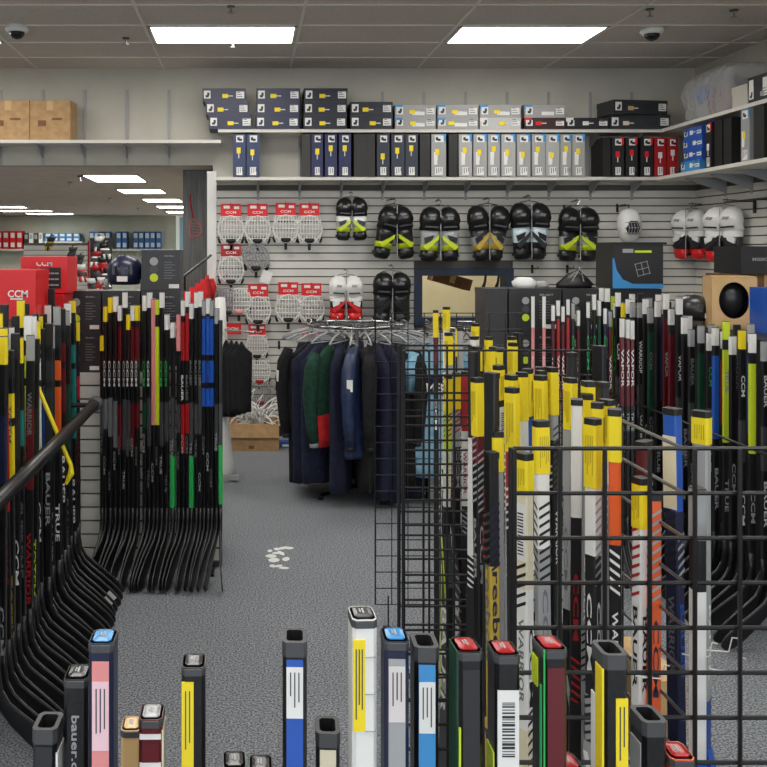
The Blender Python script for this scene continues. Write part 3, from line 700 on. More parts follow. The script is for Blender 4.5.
# ------------------------------------------------------------------ middle display unit with black header boxes
ym = 6.35; o = X(560, ym)
t = thing('slatwall_unit', 'white slatted display unit in the middle behind the bins', 'display unit', (o, ym, 0))
x0, x1 = X(486,ym)-o, X(668,ym)-o; zt = Z(372, ym)
b = MB(); b.box(x0, x1, 0, .03, .03, zt, M_groove); z = .05
while z < zt-.06: b.box(x0, x1, -.013, 0, z, z+.066, M_slat); z += .0762
b.build('slat_panel', t)
MB().box(x0-.1, x1, .03, .5, zt-.04, zt, mat('black', .5)).box(x0, x1, -.12, -.013, zt-.045, zt, mat('black', .5)).build('deck', t)
MB().box(x0-.1, x1, .45, .5, 0, zt-.04, mat('coal', .6)).build('back_panel', t)
hb = (Z(288, ym)-zt)/2
for i, (a, c) in enumerate([(486,508),(509,562),(563,604)]):
    for k in range(2):
        yy = ym-.1; w = X(c,yy)-X(a,yy)-.004
        brandbox(w, hb-.002, .3, 'coal' if i else (48,48,50), (X((a+c)/2,yy), yy+.16, zt+k*hb), ['narrow dark grey box end','black helmet box with round pictures','black helmet box with round pictures beside the mask boxes'][i]+f', {["lower","upper"][k]} one above the middle sticks'+['',', left','' ][i], 0, 3 if i else 0)
for k in range(2):
    yy = ym-.1; brandbox(X(662,yy)-X(607,yy), hb-.002, .3, 'coal', (X(634.5,yy), yy+.16, zt+k*hb), f'black box with a yellow printed wire mask, {["lower","upper"][k]} of two', 0, 4)
# goalie mask box with blue swoosh, and a white mask above
yy = 6.2; z0 = Z(283, 6.3)
t = thing('mask_box', 'black goalie mask box with a blue curved edge and a drawn wire grid', 'box', (X(641,yy), yy+.2, zt+2*hb+.001))
w = X(667,yy)-X(616,yy); h = .29
MB().box(-w/2, w/2, -.15, .15, 0, h, mat('coal', .4)).build('carton', t)
MB().box(-w/2-.004, w/2+.02, -.16, .16, h, h+.014, mat('black', .4)).build('lid', t)
b = MB().prism([(-w/2,0),(w/2,0),(w/2,.03),(-w*.1,.03),(-w*.3,.06),(-w*.42,.12),(-w*.47,.2),(-w/2,.2)], -.1515, -.1495, 'sky')
for q in range(3):
    b.box(-.045, .045, -.001, .001, .0, .001, 'silver', frame((.03, -.1512, .13), (math.cos(.25),0,math.sin(.25)), (-math.sin(.25),0,math.cos(.25))) @ Matrix.Translation((0, -.04+.04*q, 0)) @ Matrix.Scale(2, 4, (0,1,0)))
    b.box(-.001, .001, -.045, .045, .0, .001, 'silver', frame((.03, -.1512, .13), (math.cos(.25),0,math.sin(.25)), (-math.sin(.25),0,math.cos(.25))) @ Matrix.Translation((-.04+.04*q, 0, 0)) @ Matrix.Scale(2, 4, (1,0,0)))
b.box(-.02, .09, -.1512, -.1495, .235, .25, 'neon'); b.box(-.1, -.03, -.1512, -.1495, .235, .26, 'silver'); b.build('print', t)
# middle sticks
rn = random.Random(31)
MS = [(533,296,'white','pink'),(544,296,'white','pink'),(553,305,'white','maroon'),(558,300,'white','red'),(563,306,'white','maroon'),(568,299,'white','red'),(573,303,'silver','coal'),(578,310,'white','maroon'),(588,302,'white','coal'),(594,294,'white','coal'),(599,300,'white','dark_green'),(605,308,'white','coal'),(610,311,'silver','maroon'),(615,302,'white','coal')]
for i, (px, py, cap, a) in enumerate(MS):
    y = 6.05; L = Z(py, y)
    stick((X(px,y), y, 0), L, R(-100+rn.uniform(-8,8)), [(.8, L-.12, a)] if a != 'coal' else [], [('VAPOR' if a in ('maroon','red') else 'CCM', 'white' if a != 'coal' else 'green', 1.02 if a != 'coal' else 1.15, .22, 'r')], cap=cap, caplen=.1 if a != 'pink' else .2, label=f'stick with {cap} cap, {N(a) if a != "coal" else "black"} shaft, {ORD[i]} from left before middle black boxes', group='sticks before the middle black boxes')
for i, px in enumerate((622, 627.5, 632)):
    y = 5.0; L = Z(318+i, y)
    stick((X(px,y), y, 0), L, R(-100), [(.98, L-.1, 'maroon')], [('VAPOR','white',1.18,.2,'r'),('TRUE','silver',.9,.1,'r')], cap='white', caplen=.1, label=f'dark red hockey stick with stacked white lettering, {["left","middle","right"][i]} of three beside the mask boxes', group='three dark red sticks')
grid('black wire grid behind the middle sticks', (X(520,6.12), 6.12), (X(634,6.12), 6.12), .04, 1.2, .0025)
grid('small black wire grid holding the three dark red sticks', (X(614,5.1), 5.1), (X(640,5.1), 5.1), .04, 1.15, .0025)
# wire ball basket
t = thing('wire_basket', 'round chrome wire basket on the middle slatted unit', 'basket', (X(650,6.1), 6.12, Z(402,6.1)))
b = MB()
for q in range(6): 
    a = q*math.pi/6; b.tube([(.09*math.cos(a)*math.cos(u), .09*math.sin(a)*math.cos(u), .06+.06*math.sin(u)) for u in [2*math.pi*k/14 for k in range(14)]], .0015, M_chrome, 4, closed=True)
b.build('wires', t)
MB().tube([(0,.08,.05),(0,.225,.08)], .003, M_chrome, 5).build('hook', t)

# ------------------------------------------------------------------ near bins of goalie sticks
ZT = 1.463
grid('nearest black wire grid across the lower right of the picture', (X(514,1.61), 1.61), (X(514,1.61)+.0762*12, 1.61), ZT-.0762*18, ZT, .0038)
grid('black wire grid with doubled bars left of the goalie sticks, nearer sheet', (X(404,2.9), 2.9), (X(404,2.9)+.0762*8, 2.9), ZT+.03-.0762*18, ZT+.03, .0036)
grid('black wire grid with doubled bars left of the goalie sticks, farther sheet', (X(404,2.9)+.01, 3.05), (X(404,2.9)+.0762*3+.01, 3.05), ZT+.03-.0762*18, ZT+.03, .0036)
grid('thin farthest black wire grid left of the goalie sticks', (X(375.5,4.47), 4.47), (X(375.5,4.47)+.0762*9, 4.47), ZT+.04-.0762*18, ZT+.04, .0024)
# side partition with curled bar ends
t = thing('grid_panel', 'row of short slanting wire arms with curled ends inside the bin', 'grid panel', (.748, 1.62, 0))
b = MB()
for k in range(12):
    z = 1.463-.0762*k-.004
    b.tube([(0,.30,z),(0,.03,z),(0,.01,z+.002),(-.0,.012,z-.01)], .0032, mat('grey', .3, .8), 6)
b.build('bar', t)
MB().tube([(.006,.30,.02),(.006,.30,1.463)], .005, M_wire, 6).build('upright', t)
MB().box(-.03, .03, 0, .35, 0, .02, M_wire).build('foot', t)
def goalie_stick(px, py, y, shaft, tagc, label, lowtop=.95, stext=None, rz=0., pad=('black','white'), text=None, tc='white', lean=(0,0), hatch=False, tagn=.11, wide=1.0, second=None, tag2=None, barcode=False):
    L = Z(py, y)
    t = thing('goalie_stick', label, 'goalie stick', (X(px,y), y, 0), rz, 'goalie sticks in the bins')
    t.rotation_euler = (lean[0], lean[1], rz)
    hx = .0128*wide; hy = .0105; b = MB()
    segs = [(.84, mm(shaft))]
    rr = random.Random(int(px*7+py)); low = mat(pad[0], .4); lc = pad[1]
    zs = [.80, lowtop, max(lowtop+.01, L-.17-rr.random()*.1), L-.003]; ms = [low, mat(second or rr.choice((pad[0], pad[0], 'white', 'black', 'silver')), .4), mat(shaft, .4)]
    b.rings([[(hx*p[0], hy*p[1], z) for p in PROF] for z in zs], ms)
    for sgn in (-1, 1):
        b.text(stext or rr.choice(('BAUER','CCM','WARRIOR','REEBOK')), .2 if stext else .15, hx*(1.5 if stext else .9), frame((0, sgn*(hy+.0006), 1.07), (0,0,-1), (-sgn,0,0)), mat('grey' if rr.random() < .5 else lc, .4))
        b.text(stext or rr.choice(('BAUER','CCM','WARRIOR')), .2 if stext else .14, hy*(1.5 if stext else 1.0), frame((sgn*(hx+.0006), 0, 1.06), (0,0,-1), (0,sgn,0)), mat(lc, .4))
        z0 = rr.choice((1.16, 1.18, .82)); cc = mat(rr.choice((lc, lc, 'black', 'red', 'silver', 'dark_grey')), .4)
        for q in range(rr.randint(5, 10)):
            z = z0+q*.017; h = .006; e = sgn*(hy+.0005); sl = .012
            b.add([(-hx*.85,e,z),(hx*.85,e,z+sl),(hx*.85,e,z+sl+h),(-hx*.85,e,z+h)], [(0,1,2,3)], cc)
            e = sgn*(hx+.0005); b.add([(e,-hy*.85,z),(e,hy*.85,z+sl),(e,hy*.85,z+sl+h),(e,-hy*.85,z+h)], [(0,1,2,3)], cc)
    b.build('shaft', t)
    # paddle
    pc = mat(pad[0], .4); pw = .082
    b = MB().prism([(-.0145,.86),(.0145,.86),(.028,.80),(pw-.0145,.70),(pw-.0145,.16),(pw-.004,.10),(-.02,.10),(-.0145,.16)][::-1], -.0115, .0115, pc)
    if hatch:
        for k in range(9):
            z = .78-k*.033; q = min(pw-.0145, .0145+max(0,(.80-z))*.5)
            b.prism([(-.012,z),(q,z-.018),(q,z-.026),(-.012,z-.01)], -.0122, .0122, mat(pad[1], .4))
    else:
        b.prism([(-.0145,.84),(-.004,.84),(pw*.5,.68),(pw*.5,.62)], -.0121, .0121, mat(pad[1], .4))
        b.prism([(-.012,.3),(-.004,.3),(-.004,.75),(-.012,.75)], -.0121, .0121, mat(pad[1], .4))
    if text: b.text(text, .36, .055, frame((pw*.5-.014, -.0124, .44), (0,0,-1), (1,0,0)), mat(tc, .4)); b.text(text, .36, .055, frame((pw*.5-.014, .0124, .44), (0,0,-1), (-1,0,0)), mat(tc, .4))
    b.build('paddle', t)
    b = MB().prism([(-.02,.11),(.07,.11),(.10,.10),(.36,.13),(.38,.11),(.385,.04),(.37,.015),(.06,.0),(0,.005),(-.02,.04)][::-1], -.012, .012, pc); b.build('blade', t)
    b = MB(); b.rings([[(hx*1.1*p[0], hy*1.12*p[1], z) for p in PROF] for z in (L-.012, L-.002, L)], mat('black', .5)); b.build('end_cap', t)
    if tagc:
        b = MB(); e = 1.14; b.rings([[(hx*e*p[0], hy*e*p[1], z) for p in PROF] for z in (L-.012-tagn, L-.012)], mat(tagc, .6))
        rr = random.Random(int(px))
        for k in range(5): b.box(-.008+.004*k, -.0068+.004*k, -hy*e-.0005, -hy*e+.001, L-.01-tagn*rr.uniform(.6,.9), L-.02-tagn*.1, mat((170,150,30), .6))
        b.build('price_tag', t)
    if tag2:
        MB().box(-hx*.95, hx*.95, -hy-.0008, -hy+.001, L-.1-tagn-.05, L-.012-tagn, mat(tag2, .5)).build('label', t)
    if barcode:
        b = MB().box(-hx*.8, hx*.8, -hy-.001, -hy+.001, L-tagn-.13, L-tagn-.03, 'white'); 
        for k in range(14): b.box(-hx*.5, hx*.5, -hy-.0014, -hy-.001, L-tagn-.12+k*.0055, L-tagn-.12+k*.0055+.002+.001*(k%2), 'coal')
        b.build('barcode_label', t)
    return t
GS = [ # px, py, y, shaft, tag, where, opts
 (437,310,4.30,'maroon','yellow','leftmost and farthest',{}),(445,307,4.15,'white','yellow','tall white one at the far left corner',{'tagn':.09}),
 (452,333,3.6,'silver','yellow','just right of the tall white one',{}),(458,326,3.75,'black','yellow','half hidden beside the tall white one',{}),
 (464,328,3.65,'silver',None,'bare silver among the far yellow tags',{}),(472,323,3.85,'white','yellow','with a tag sticking up in the far row',{}),
 (479,336,3.4,'silver','white','with a white tag in the far row',{}),(480,347,3.05,'black','yellow','with a broad tag right of the doubled grid',{'wide':1.3,'tagn':.065}),
 (487,337,3.35,'white','yellow','slim one behind the broad tags',{}),(493,347,3.05,'white','yellow','second broad tag right of the doubled grid',{'wide':1.3}),
 (501,347,3.0,'silver','yellow','with grey label beside the broad tags',{'second':'silver'}),(510,342,3.2,'black','yellow','behind the white topped one',{}),
 (516,336,3.3,'black','yellow','white topped one in the middle',{'second':'white'}),(523,333,3.3,'black',None,'tall bare black one in the middle',{'wide':1.2}),
 (484,379,2.3,'maroon','yellow','with a long tag above a dark red shaft',{'tagn':.13,'lean':(0,R(-1.2))}),(500,364,2.55,'black','yellow','black one with a white barcode',{'barcode':True,'tagn':.08}),
 (510,374,2.35,'silver','yellow','pale one beside the barcode stick',{}),(518,388,2.1,'red','yellow','with a red shaft',{'tagn':.13}),
 (524,369,2.45,'blue','yellow','with a blue shaft',{}),(531,373,2.4,'white','yellow','white one right of the blue shaft',{}),
 (539,371,2.45,'silver','yellow','silver one in the middle cluster',{}),(546,368,2.5,'white','yellow','white one with hatch marks in the middle cluster',{'hatch':True}),
 (550,376,2.3,'white','yellow','white lettered one in the middle cluster',{'text':'BAUER','tc':'black','pad':('white','black')}),(558,368,2.45,'silver','yellow','broad tag at the right of the middle cluster',{'wide':1.3}),
 (573,353,2.75,'coal',None,'bare charcoal one behind the tags',{'wide':1.3}),(597,345,2.85,'black',None,'tallest bare black one with white edges',{'wide':1.5,'pad':('black','white')}),
 (567,378,2.25,'white','yellow','half white topped one',{'tag2':'silver'}),(573,397,2.0,'white',None,'bare white one with small lettering',{'text':'BAUER'}),
 (579,392,2.1,'silver','yellow','behind the bare white one',{}),(587,381,2.1,'white','yellow','with a tall broad tag above white stripes',{'wide':1.1,'tagn':.1}),
 (549,421,1.84,'white','yellow','near one with tag above white stripes',{'tagn':.09,'pad':('white','silver'),'rz':R(8)}),(528,455,1.68,'cream','yellow','nearest cream one behind the grid corner',{'tagn':.06,'barcode':True,'pad':('cream','black'),'text':'REEBOK','tc':'black'}),
 (504,432,1.95,'silver','yellow','low one left of the near grid edge',{'barcode':True,'tagn':.07}),(597,404,1.95,'silver','yellow','behind the orange one, silver',{}),
 (594,418,1.82,'white','yellow','black and white one left of the orange one',{'tagn':.12}),(611,383,2.15,'coal',None,'bare charcoal one with white edges, right',{'wide':1.15}),
 (618,408,1.78,'orange','yellow','orange one with the largest yellow tag',{'wide':1.1,'tagn':.085}),(636,477,1.75,'white','yellow','low white one right of the orange shaft',{'tagn':.08}),
 (651,495,1.72,'orange',None,'low orange one in the partition bars',{'pad':('orange','navy')}),(640,440,2.05,'maroon',None,'dark maroon one right of the orange shaft',{'wide':1.6}),
 (683,409,1.80,'blue',None,'blue one with a white label, in the right compartment',{'tag2':'cream','wide':1.15,'tagn':.04,'pad':('navy','blue')}),(702,411,1.80,'silver','yellow','silver lettered one in the right compartment',{'text':'WARRIOR','tc':'white','pad':('blue','white'),'wide':1.1,'tagn':.05}),
 (470,352,2.95-.3,'black',None,'black one crossing the doubled grid',{'text':'BAUER','wide':1.0}),(443,372,3.2,'neon','yellow','neon yellow one leaning behind the doubled grid',{'lean':(0,R(2.5)),'text':'BAUER','pad':('black','neon')}),
 (457,372,3.25,'silver','yellow','silver one behind the doubled grid',{'text':'BAUER','hatch':True}),(466,372,3.15,'red',None,'thin red one behind the doubled grid',{'hatch':True}),(605,398,2.02,'white','yellow','white one behind the orange one',{'hatch':True}),
 (486,372,1.98,'black',None,'solid black one standing left of the near grid',{'wide':1.0,'pad':('black','coal')}),(494,420,2.2,'white',None,'white hatched one behind the solid black one',{'hatch':True}),(497,452,1.9,'black',None,'mustard one with big blue lettering',{'stext':'reebok','pad':('gold','navy'),'lowtop':1.17,'second':'black'}),
]
rn = random.Random(77)
padc = [('black','white'),('white','black'),('black','silver'),('black','red'),('silver','white'),('coal','white')]
for i, (px, py, y, sh, tg, wh, op) in enumerate(GS):
    op = dict(op); op.setdefault('pad', padc[i % 6]); op.setdefault('rz', R(rn.uniform(-95,-45)) if i % 3 else R(rn.uniform(35,85)))
    if 'text' not in op: op.setdefault('hatch', i % 3 == 0)
    if 'text' not in op and i % 3 == 1: op['text'] = 'BAUER'
    op.setdefault('lean', (R(rn.uniform(-.5,.5)), R(rn.uniform(-1.0,1.0))))
    goalie_stick(px, py, y, sh, tg, f'{N(sh)} goalie stick in the bin, {wh}', **op)
# supreme stick etc lower right
t = stick((X(703,1.66), 1.68, 0), Z(490,1.66), R(-88), [(.5,.9,'blue'),(.9,1.2,'white')], [], cap='silver', label='blue and white stick standing low behind the near grid')
# wooden piece and white hooks
t = thing('wooden_block', 'pale wooden rack foot low between the bins', 'wood block', (X(668,2.6), 2.6, 0))
MB().box(-.04, .05, 0, .3, 0, .62, noisy('pale_wood', (196,160,108), (214,180,130), 10, .6, stretch=(2,2,.3))).build('block', t)
# ------------------------------------------------------------------ foreground sticks (seen end on at the bottom)
def fore(xl, xr, py, z, label, top, base='black', stripe=None, stk=(), texts=(), cap=None, segs=()):
    px = (xl+xr)/2; wpx = .0205*F/z
    if px > CX: x = X(xr, z)-.0102
    else: x = X(xl, z)+.0102
    L = Z(py, z+.03)
    S_ = []
    if stripe: S_.append(('e', .4, L-.014, -.0068, .0068, stripe))
    for (f, a, c, u0, u1, m_, *kw) in stk: S_.append((f, L-c, L-a, u0, u1, m_, dict(off=.001, **(kw[0] if kw else {}))))
    T = [(s, c, L-d, ln, f) for (s, c, d, ln, f) in texts]
    stick((x, z+.015, 0), L, R(90)+R(random.uniform(-3,3)), segs, T, cap=None, top=top, label=label, base=mat(base, .3) if base != 'black' else M_carbon, stickers=S_, curve=.02)
random.seed(3)
E = 'e'
fore(32,62,712,.78,'black stick with open end and yellow sticker at the lower left corner','hollow','black','coal',[(E,.05,.2,-.002,.008,'yellow'),('f',.02,.3,-.013,.012,'white')])
fore(63,88,664,.79,'black stick with a grey web address down its face, lower left','coal','black',None,[],[('bauer.com','silver',.062,.065,E)])
fore(88,119,629,.76,'navy stick with a pink stripe and paper label at lower left','sky','navy','pink',[(E,.03,.085,-.0066,.0066,(232,196,206),{'lines':3})])
fore(138,166,703,.80,'dark red stick with white chevrons and a silver end, lower left','silver','maroon',None,[(E,.012,.016,-.009,.009,'white'),(E,.036,.041,-.009,.009,'white'),('f',.01,.1,-.012,.012,'cream')])
fore(181,206,653,.81,'black stick with a yellow tag along its left edge, standing alone','coal','black',None,[(E,.012,.085,-.0098,.0004,'yellow',{'lines':2})],[])
fore(281,308,628,.78,'black stick with a blue stripe, white label and open end','hollow','black','blue',[(E,.02,.062,-.0068,.0068,'white',{'lines':3})])
fore(313,341,716,.80,'short black and cream stick with open end','hollow','coal','cream',[(E,.03,.1,-.003,.003,'maroon')])
fore(346,377,606,.77,'white stick with a long yellow tag, tallest in the foreground','dark_grey','white',None,[(E,.016,.09,-.0098,.0,'yellow',{'lines':3})]+[(E,.03+.03*k,.0306+.03*k,.0,.009,'silver') for k in range(5)])
fore(380,410,627,.77,'navy stick with silver stripe and paper label, right of the white one','sky','navy','silver',[(E,.02,.065,-.0066,.0066,(214,208,206),{'lines':3})])
fore(411,440,633,.78,'black stick with sky blue stripe, white label and open end','hollow','black','sky',[(E,.028,.07,-.0066,.0066,'white',{'lines':3})])
fore(449,483,637,.76,'black and dark green stick with red end badge','red','black','coal',[('b',.0,.3,-.012,.012,'dark_green'),(E,.06,.3,-.0100,-.0085,'neon')],[('TRUE','white',.12,.04,E)])
fore(486,521,640,.76,'black stick with white barcode label and red end badge','red','black',None,[(E,.028,.09,-.0085,.0085,'white',{'bar':True}),('b',.08,.3,-.011,.011,'neon')])
fore(529,568,635,.76,'black and maroon stick with thin green line and red end badge','red','black','maroon',[('b',.03,.3,.008,.011,'green'),(E,.0,.3,-.0100,-.009,'green'),('b',.012,.035,-.011,.002,'neon')],[('TRUE','white',.13,.04,E)])
fore(590,629,640,.77,'black stick with open end and two yellow tags, right','hollow','black',None,[(E,.035,.1,-.0005,.0092,'yellow',{'lines':2}),('b',.012,.3,-.002,.013,'yellow'),('b',.04,.3,-.012,-.004,'white')],[])
fore(631,668,705,.78,'low black stick with open end and silver side','hollow','black',None,[('b',.02,.3,-.01,.01,'silver'),(E,.05,.052,-.006,.002,'grey')])
fore(668,697,741,.78,'orange stick with red end badge at the bottom edge','red','orange',None,[])
fore(562,585,752,.80,'black stick showing only its red end badge at the bottom edge','red','coal')
fore(222,247,750,.80,'grey stick end at the bottom edge, left of two','coal','grey')
fore(248,273,754,.80,'grey stick end at the bottom edge, right of two','coal','dark_grey')
fore(120,137,716,.95,'tan stick edge half behind the dark red chevron stick','tan','tan')

# ------------------------------------------------------------------ slatwall goods: caged masks
def cage_mesh(wc='white'):
    b = MB(); m = mat(wc, .3); w, h, d = .122, .13, .075
    def surf(u, v): # u,v in -1..1
        k = 1-.18*v*v if v > 0 else 1-.28*v*v
        return (u*w*k, -.03-d*(1-.75*u*u)*(1-.35*v*v), v*h)
    for i in range(-4, 5):
        u = i/4.2; b.tube([surf(u*1.0, v) for v in (-.97,-.6,-.2,.2,.6,.97)], .0052, m, 4)
    for j in range(-3, 4):
        v = j/3.1; b.tube([surf(u, v) for u in (-1,-.65,-.3,0,.3,.65,1)], .0052, m, 4)
    pts = [surf(math.cos(t)*(1 if True else 1), math.sin(t)) for t in [2*math.pi*k/20 for k in range(20)]]
    b.tube(pts, .008, m, 5, closed=True)
    return b.build('wire_cage')
proto = {}
for c in ('white', 'silver'):
    o = cage_mesh(c); proto[c] = o.data; bpy.data.objects.remove(o)
def caged(px, py, label, card=True, wc='white', s=1., rot=0., straps=True, y=9.16, cardc='bright_red', chin='black'):
    t = thing('face_cage', label, 'face cage', (X(px,y), y, Z(py,y)), 0, 'face cages on the slatted wall')
    t.scale = (s,s,s)
    o = bpy.data.objects.new('wire_cage', proto[wc]); COL.objects.link(o); o.parent = t; o.rotation_euler = (0, rot, 0)
    MB().loft([(0,-.07,-.13,.03,.02),(0,-.08,-.11,.05,.026),(0,-.075,-.085,.045,.02)], mat(chin, .6)).build('chin_cup', t, True)
    for sx in (-1, 1): MB().loft([(sx*.1,-.02,-.13,.014,.008),(sx*.108,-.03,-.09,.02,.012),(sx*.1,-.03,-.06,.012,.01)], mat('black', .6)).build('side_pad', t, True)
    if straps: MB().box(-.014, .014, -.05, -.042, -.2, -.1, 'black').build('strap', t)
    if card:
        b = MB().box(-.096, .096, -.05, -.046, .13, .25, mat(cardc, .5))
        b.text('CCM', .1, .024, frame((0,-.0505,.168), (1,0,0), (0,0,1)), 'white'); b.box(-.07, -.01, -.0505, -.05, .205, .232, 'white'); b.box(.03, .08, -.0505, -.05, .2, .225, 'white')
        b.build('header_card', t)
    MB().tube([(0,.035,.24),(0,-.09,.245),(0,-.1,.255)], .004, mat('black',.4), 5).build('hook', t)
    return t
CG = [(231,230,1,'top row, first from left'),(257.5,230,1,'top row, second from left'),(285.5,229,1,'topmost row, third from the left'),(309,229.5,1,'topmost row, fourth from the left'),
 (231,270,1,'hanging below the first cage'),(258,310,1,'lower row, second from the left'),(288,308,1,'lower row, third from the left'),(311,309,1,'lower row, fourth from the left'),(257,346,1,'under the lower row beside the black shorts')]
for px, py, cd, wh in CG:
    caged(px, py, f'white wire face cage under a red card, {wh}', True, 'white', 1.0 if py not in (346,) else .85, cardc='red' if py in (270,) else 'bright_red')
caged(256, 257, 'tilted silver wire face cage without a card, with dangling straps', False, 'silver', 1.0, R(-22))
caged(227, 301, 'loose silver wire face cage without card, left of the lower row', False, 'silver', 1.0)
caged(239, 301, 'white wire face cage without card overlapping the loose one', False, 'white', .95, chin='pink')
caged(259.5, 371, 'face cage with red brow above the box of hangers', False, 'white', .85, chin='red')
caged(260, 392, 'clear shield face cage just above the box of hangers', False, 'silver', .85, chin='red')
MB().box(-.05,.05,-.004,.0,-.06,.06,'white', Matrix.Rotation(R(20),4,'Y')).build('tag_temp', None)
o = bpy.data.objects['tag_temp']; o.name = 'paper_tag'; o.location = P(266,277,9.1); tag(o, 'white paper tag dangling from the tilted cage', 'paper tag')
o = MB().box(-.09,.09,-.004,.0,-.05,.05,'bright_red').text('CCM', .12, .03, frame((0,-.0048,0),(1,0,0),(0,0,1)), 'white').build('header_card', None, loc=P(232,329,9.1)); tag(o, 'red card above the black shorts without a visible cage', 'card')
o = MB().box(-.09,.09,-.004,.0,-.05,.05,'bright_red').text('CCM', .12, .03, frame((0,-.0048,0),(1,0,0),(0,0,1)), 'white').build('header_card', None, loc=P(311,333,9.1)); tag(o, 'red card half hidden behind the clothes rack', 'card')
t = helmet(P(286,381,9.07)-Vector((0,0,.05)), 'black helmet with strap hanging on the slatted wall beside the clothes', 'black', 0, 1.0)
MB().tube([(0,.12,.16),(0,.0,.2),(0,0,.165)], .006, M_wire, 5).build('strap', t)
# ------------------------------------------------------------------ shin guards
def shin_pair(px, py, label, c1='black', c2='neon', c3='white', cap_='black', s=1., y=9.12, rz=0., tilt=(3,-3), x=None, width=1., ankle=None, mid=None):
    loc = (X(px,y), y, Z(py,y)) if x is None else x
    t = thing('shin_guards', label, 'shin guards', loc, rz, 'pairs of shin guards on the walls'); t.scale = (s*width, s, s)
    for q, sx in enumerate((-1, 1)):
        Mx = Matrix.Translation((sx*.086, -.09, 0)) @ Matrix.Rotation(R(tilt[q]), 4, 'Y')
        b = MB().loft([(0,0,-.25,.045,.03),(0,-.01,-.235,.07,.045),(0,-.015,-.15,.078,.055)], mat(ankle or cap_, .35), M=Mx).build('ankle_guard', t, True)
        b = MB().loft([(0,-.012,-.16,.076,.05),(0,-.02,-.10,.08,.057),(0,-.02,-.03,.084,.06),(0,-.02,.03,.088,.058)], [mat(c2,.35), mat(c3,.35), mat(c1,.35)], M=Mx).build('shin_shell', t, True)
        b = MB().loft([(0,-.01,.01,.08,.05),(0,-.025,.04,.1,.068),(0,-.03,.075,.094,.062),(0,-.038,.11,.105,.08),(0,-.03,.17,.096,.068),(0,-.015,.215,.07,.045),(0,0,.24,.03,.02)], mat(cap_, .3), M=Mx).build('knee_cap', t, True)
        b = MB().prism([(-sx*.075,-.01),(-sx*.07,-.05),(sx*.03,-.15),(sx*.065,-.12)], -.083, -.06, mat(c2,.35), Mx).prism([(-sx*.03,-.01),(-sx*.01,-.06),(sx*.05,-.09),(sx*.06,-.04)], -.086, -.06, mat(cap_,.3), Mx).prism([(-.06,.052),(-.055,.066),(.055,.066),(.06,.052)], -.108, -.08, mat('dark_grey' if cap_ == 'black' else c3,.3), Mx).prism([(-.03,.125),(-.02,.15),(.03,.145),(.02,.12)], -.123, -.09, mat('grey' if cap_ == 'black' else 'silver',.2), Mx).build('stripe', t)
        for zz in (-.2, .1): MB().loft([(0,.0,zz-.012,.085,.05),(0,.0,zz+.012,.085,.05)], mat('coal', .8), M=Mx).build('strap', t)
    MB().tube([(-.09,-.09,.245),(0,-.09,.26),(.09,-.09,.245)], .004, M_chrome, 5).tube([(0,-.17,.25),(0,-.17,-.24)], .005, mat('silver',.3), 5).tube([(0,-.09,.26),(.02,-.09,.29),(0,-.07,.315),(-.02,-.05,.30)], .0035, M_chrome, 5).tube([(0,.1,.3),(0,-.12,.3)], .005, M_wire, 5).build('hanger', t)
    return t
shin_pair(350.5, 219, 'small black and white shin guards with yellow band, leftmost pair', 'white','neon','silver','black', .83)
shin_pair(390, 232, 'black shin guards with yellow inside, twisted on their hook, second pair', 'black','neon','black','black', 1.03, tilt=(12,-8), rz=R(14))
shin_pair(437, 234, 'black shin guards with yellow and grey shins above the window left corner', 'silver','neon','silver','black', 1.06)
shin_pair(485, 233, 'black shin guards with slim gold and silver stripes above the window', 'coal','gold','silver','black', 1.08, tilt=(-8,8), width=.92)
shin_pair(526, 231, 'black shin guards with pale ice blue sides right of the window', 'ice','coal','ice','black', 1.1, tilt=(-3,3), width=.9)
shin_pair(574, 234, 'black shin guards with bright yellow swoosh, rightmost on the back wall', 'black','neon','silver','black', 1.05)
shin_pair(345, 298, 'white shin guards with red ankles on the back wall, lower row', 'white','bright_red','coal','white', .9, ankle='bright_red')
shin_pair(390, 297, 'all black shin guards in the lower row beside the window', 'black','black','coal','black', 1.0)
xr_ = XR-.06
shin_pair(0,0,'white, black and red shin guards on the right wall, nearer the corner','white','coal','coal','white',.95, ankle='bright_red', rz=R(-62), x=Vector((xr_, xr_*F/(697-CX), Z(234, xr_*F/(697-CX)))))
shin_pair(0,0,'white, black and red shin guards on the right wall, nearer the camera','white','coal','coal','white',1.0, ankle='bright_red', rz=R(-62), x=Vector((xr_, xr_*F/(732-CX), Z(234, xr_*F/(732-CX)))))
# right wall hook rails
for k, (a, c, zpx) in enumerate([(8.2,7.4,202),(8.4,7.7,270)]):
    zz = Z(zpx, 8.2)
    t = thing('hook_bar', ['long black hook bar above the right wall shin guards','short black hook bar below the right wall shin guards'][k], 'hook bar', (XR-.02, (a+c)/2, zz))
    MB().tube([(-.2,(a-c)/2,0),(-.2,-(a-c)/2,0)], .005, M_wire, 5).build('bar', t)
    for q in (-.3, 0, .3): MB().tube([(.015,q,-.05),(.0,q,0),(-.2,q,0)], .006, M_wire, 5).box(-.0,.018,q-.012,q+.012,-.1,.02,M_wire).build('hook', t)
# small hooks on back wall
for i, (px, py) in enumerate([(564,208),(617,207),(532,268),(567,268),(279,344),(304,344),(288,400),(349,268),(385,268),(477,206),(448,206),(500,300)]):
    if i > 6: continue
    t = thing('wall_hook', 'small empty black hook on the slatted back wall', 'hook', P(px,py,YB), 0, 'empty hooks on the slatted wall')
    MB().box(-.01,.01,-.012,-.001,-.05,.03,M_wire).build('plate', t); MB().tube([(0,-.01,0),(0,-.18,0),(0,-.19,.02)], .004, M_wire, 5).build('prong', t)
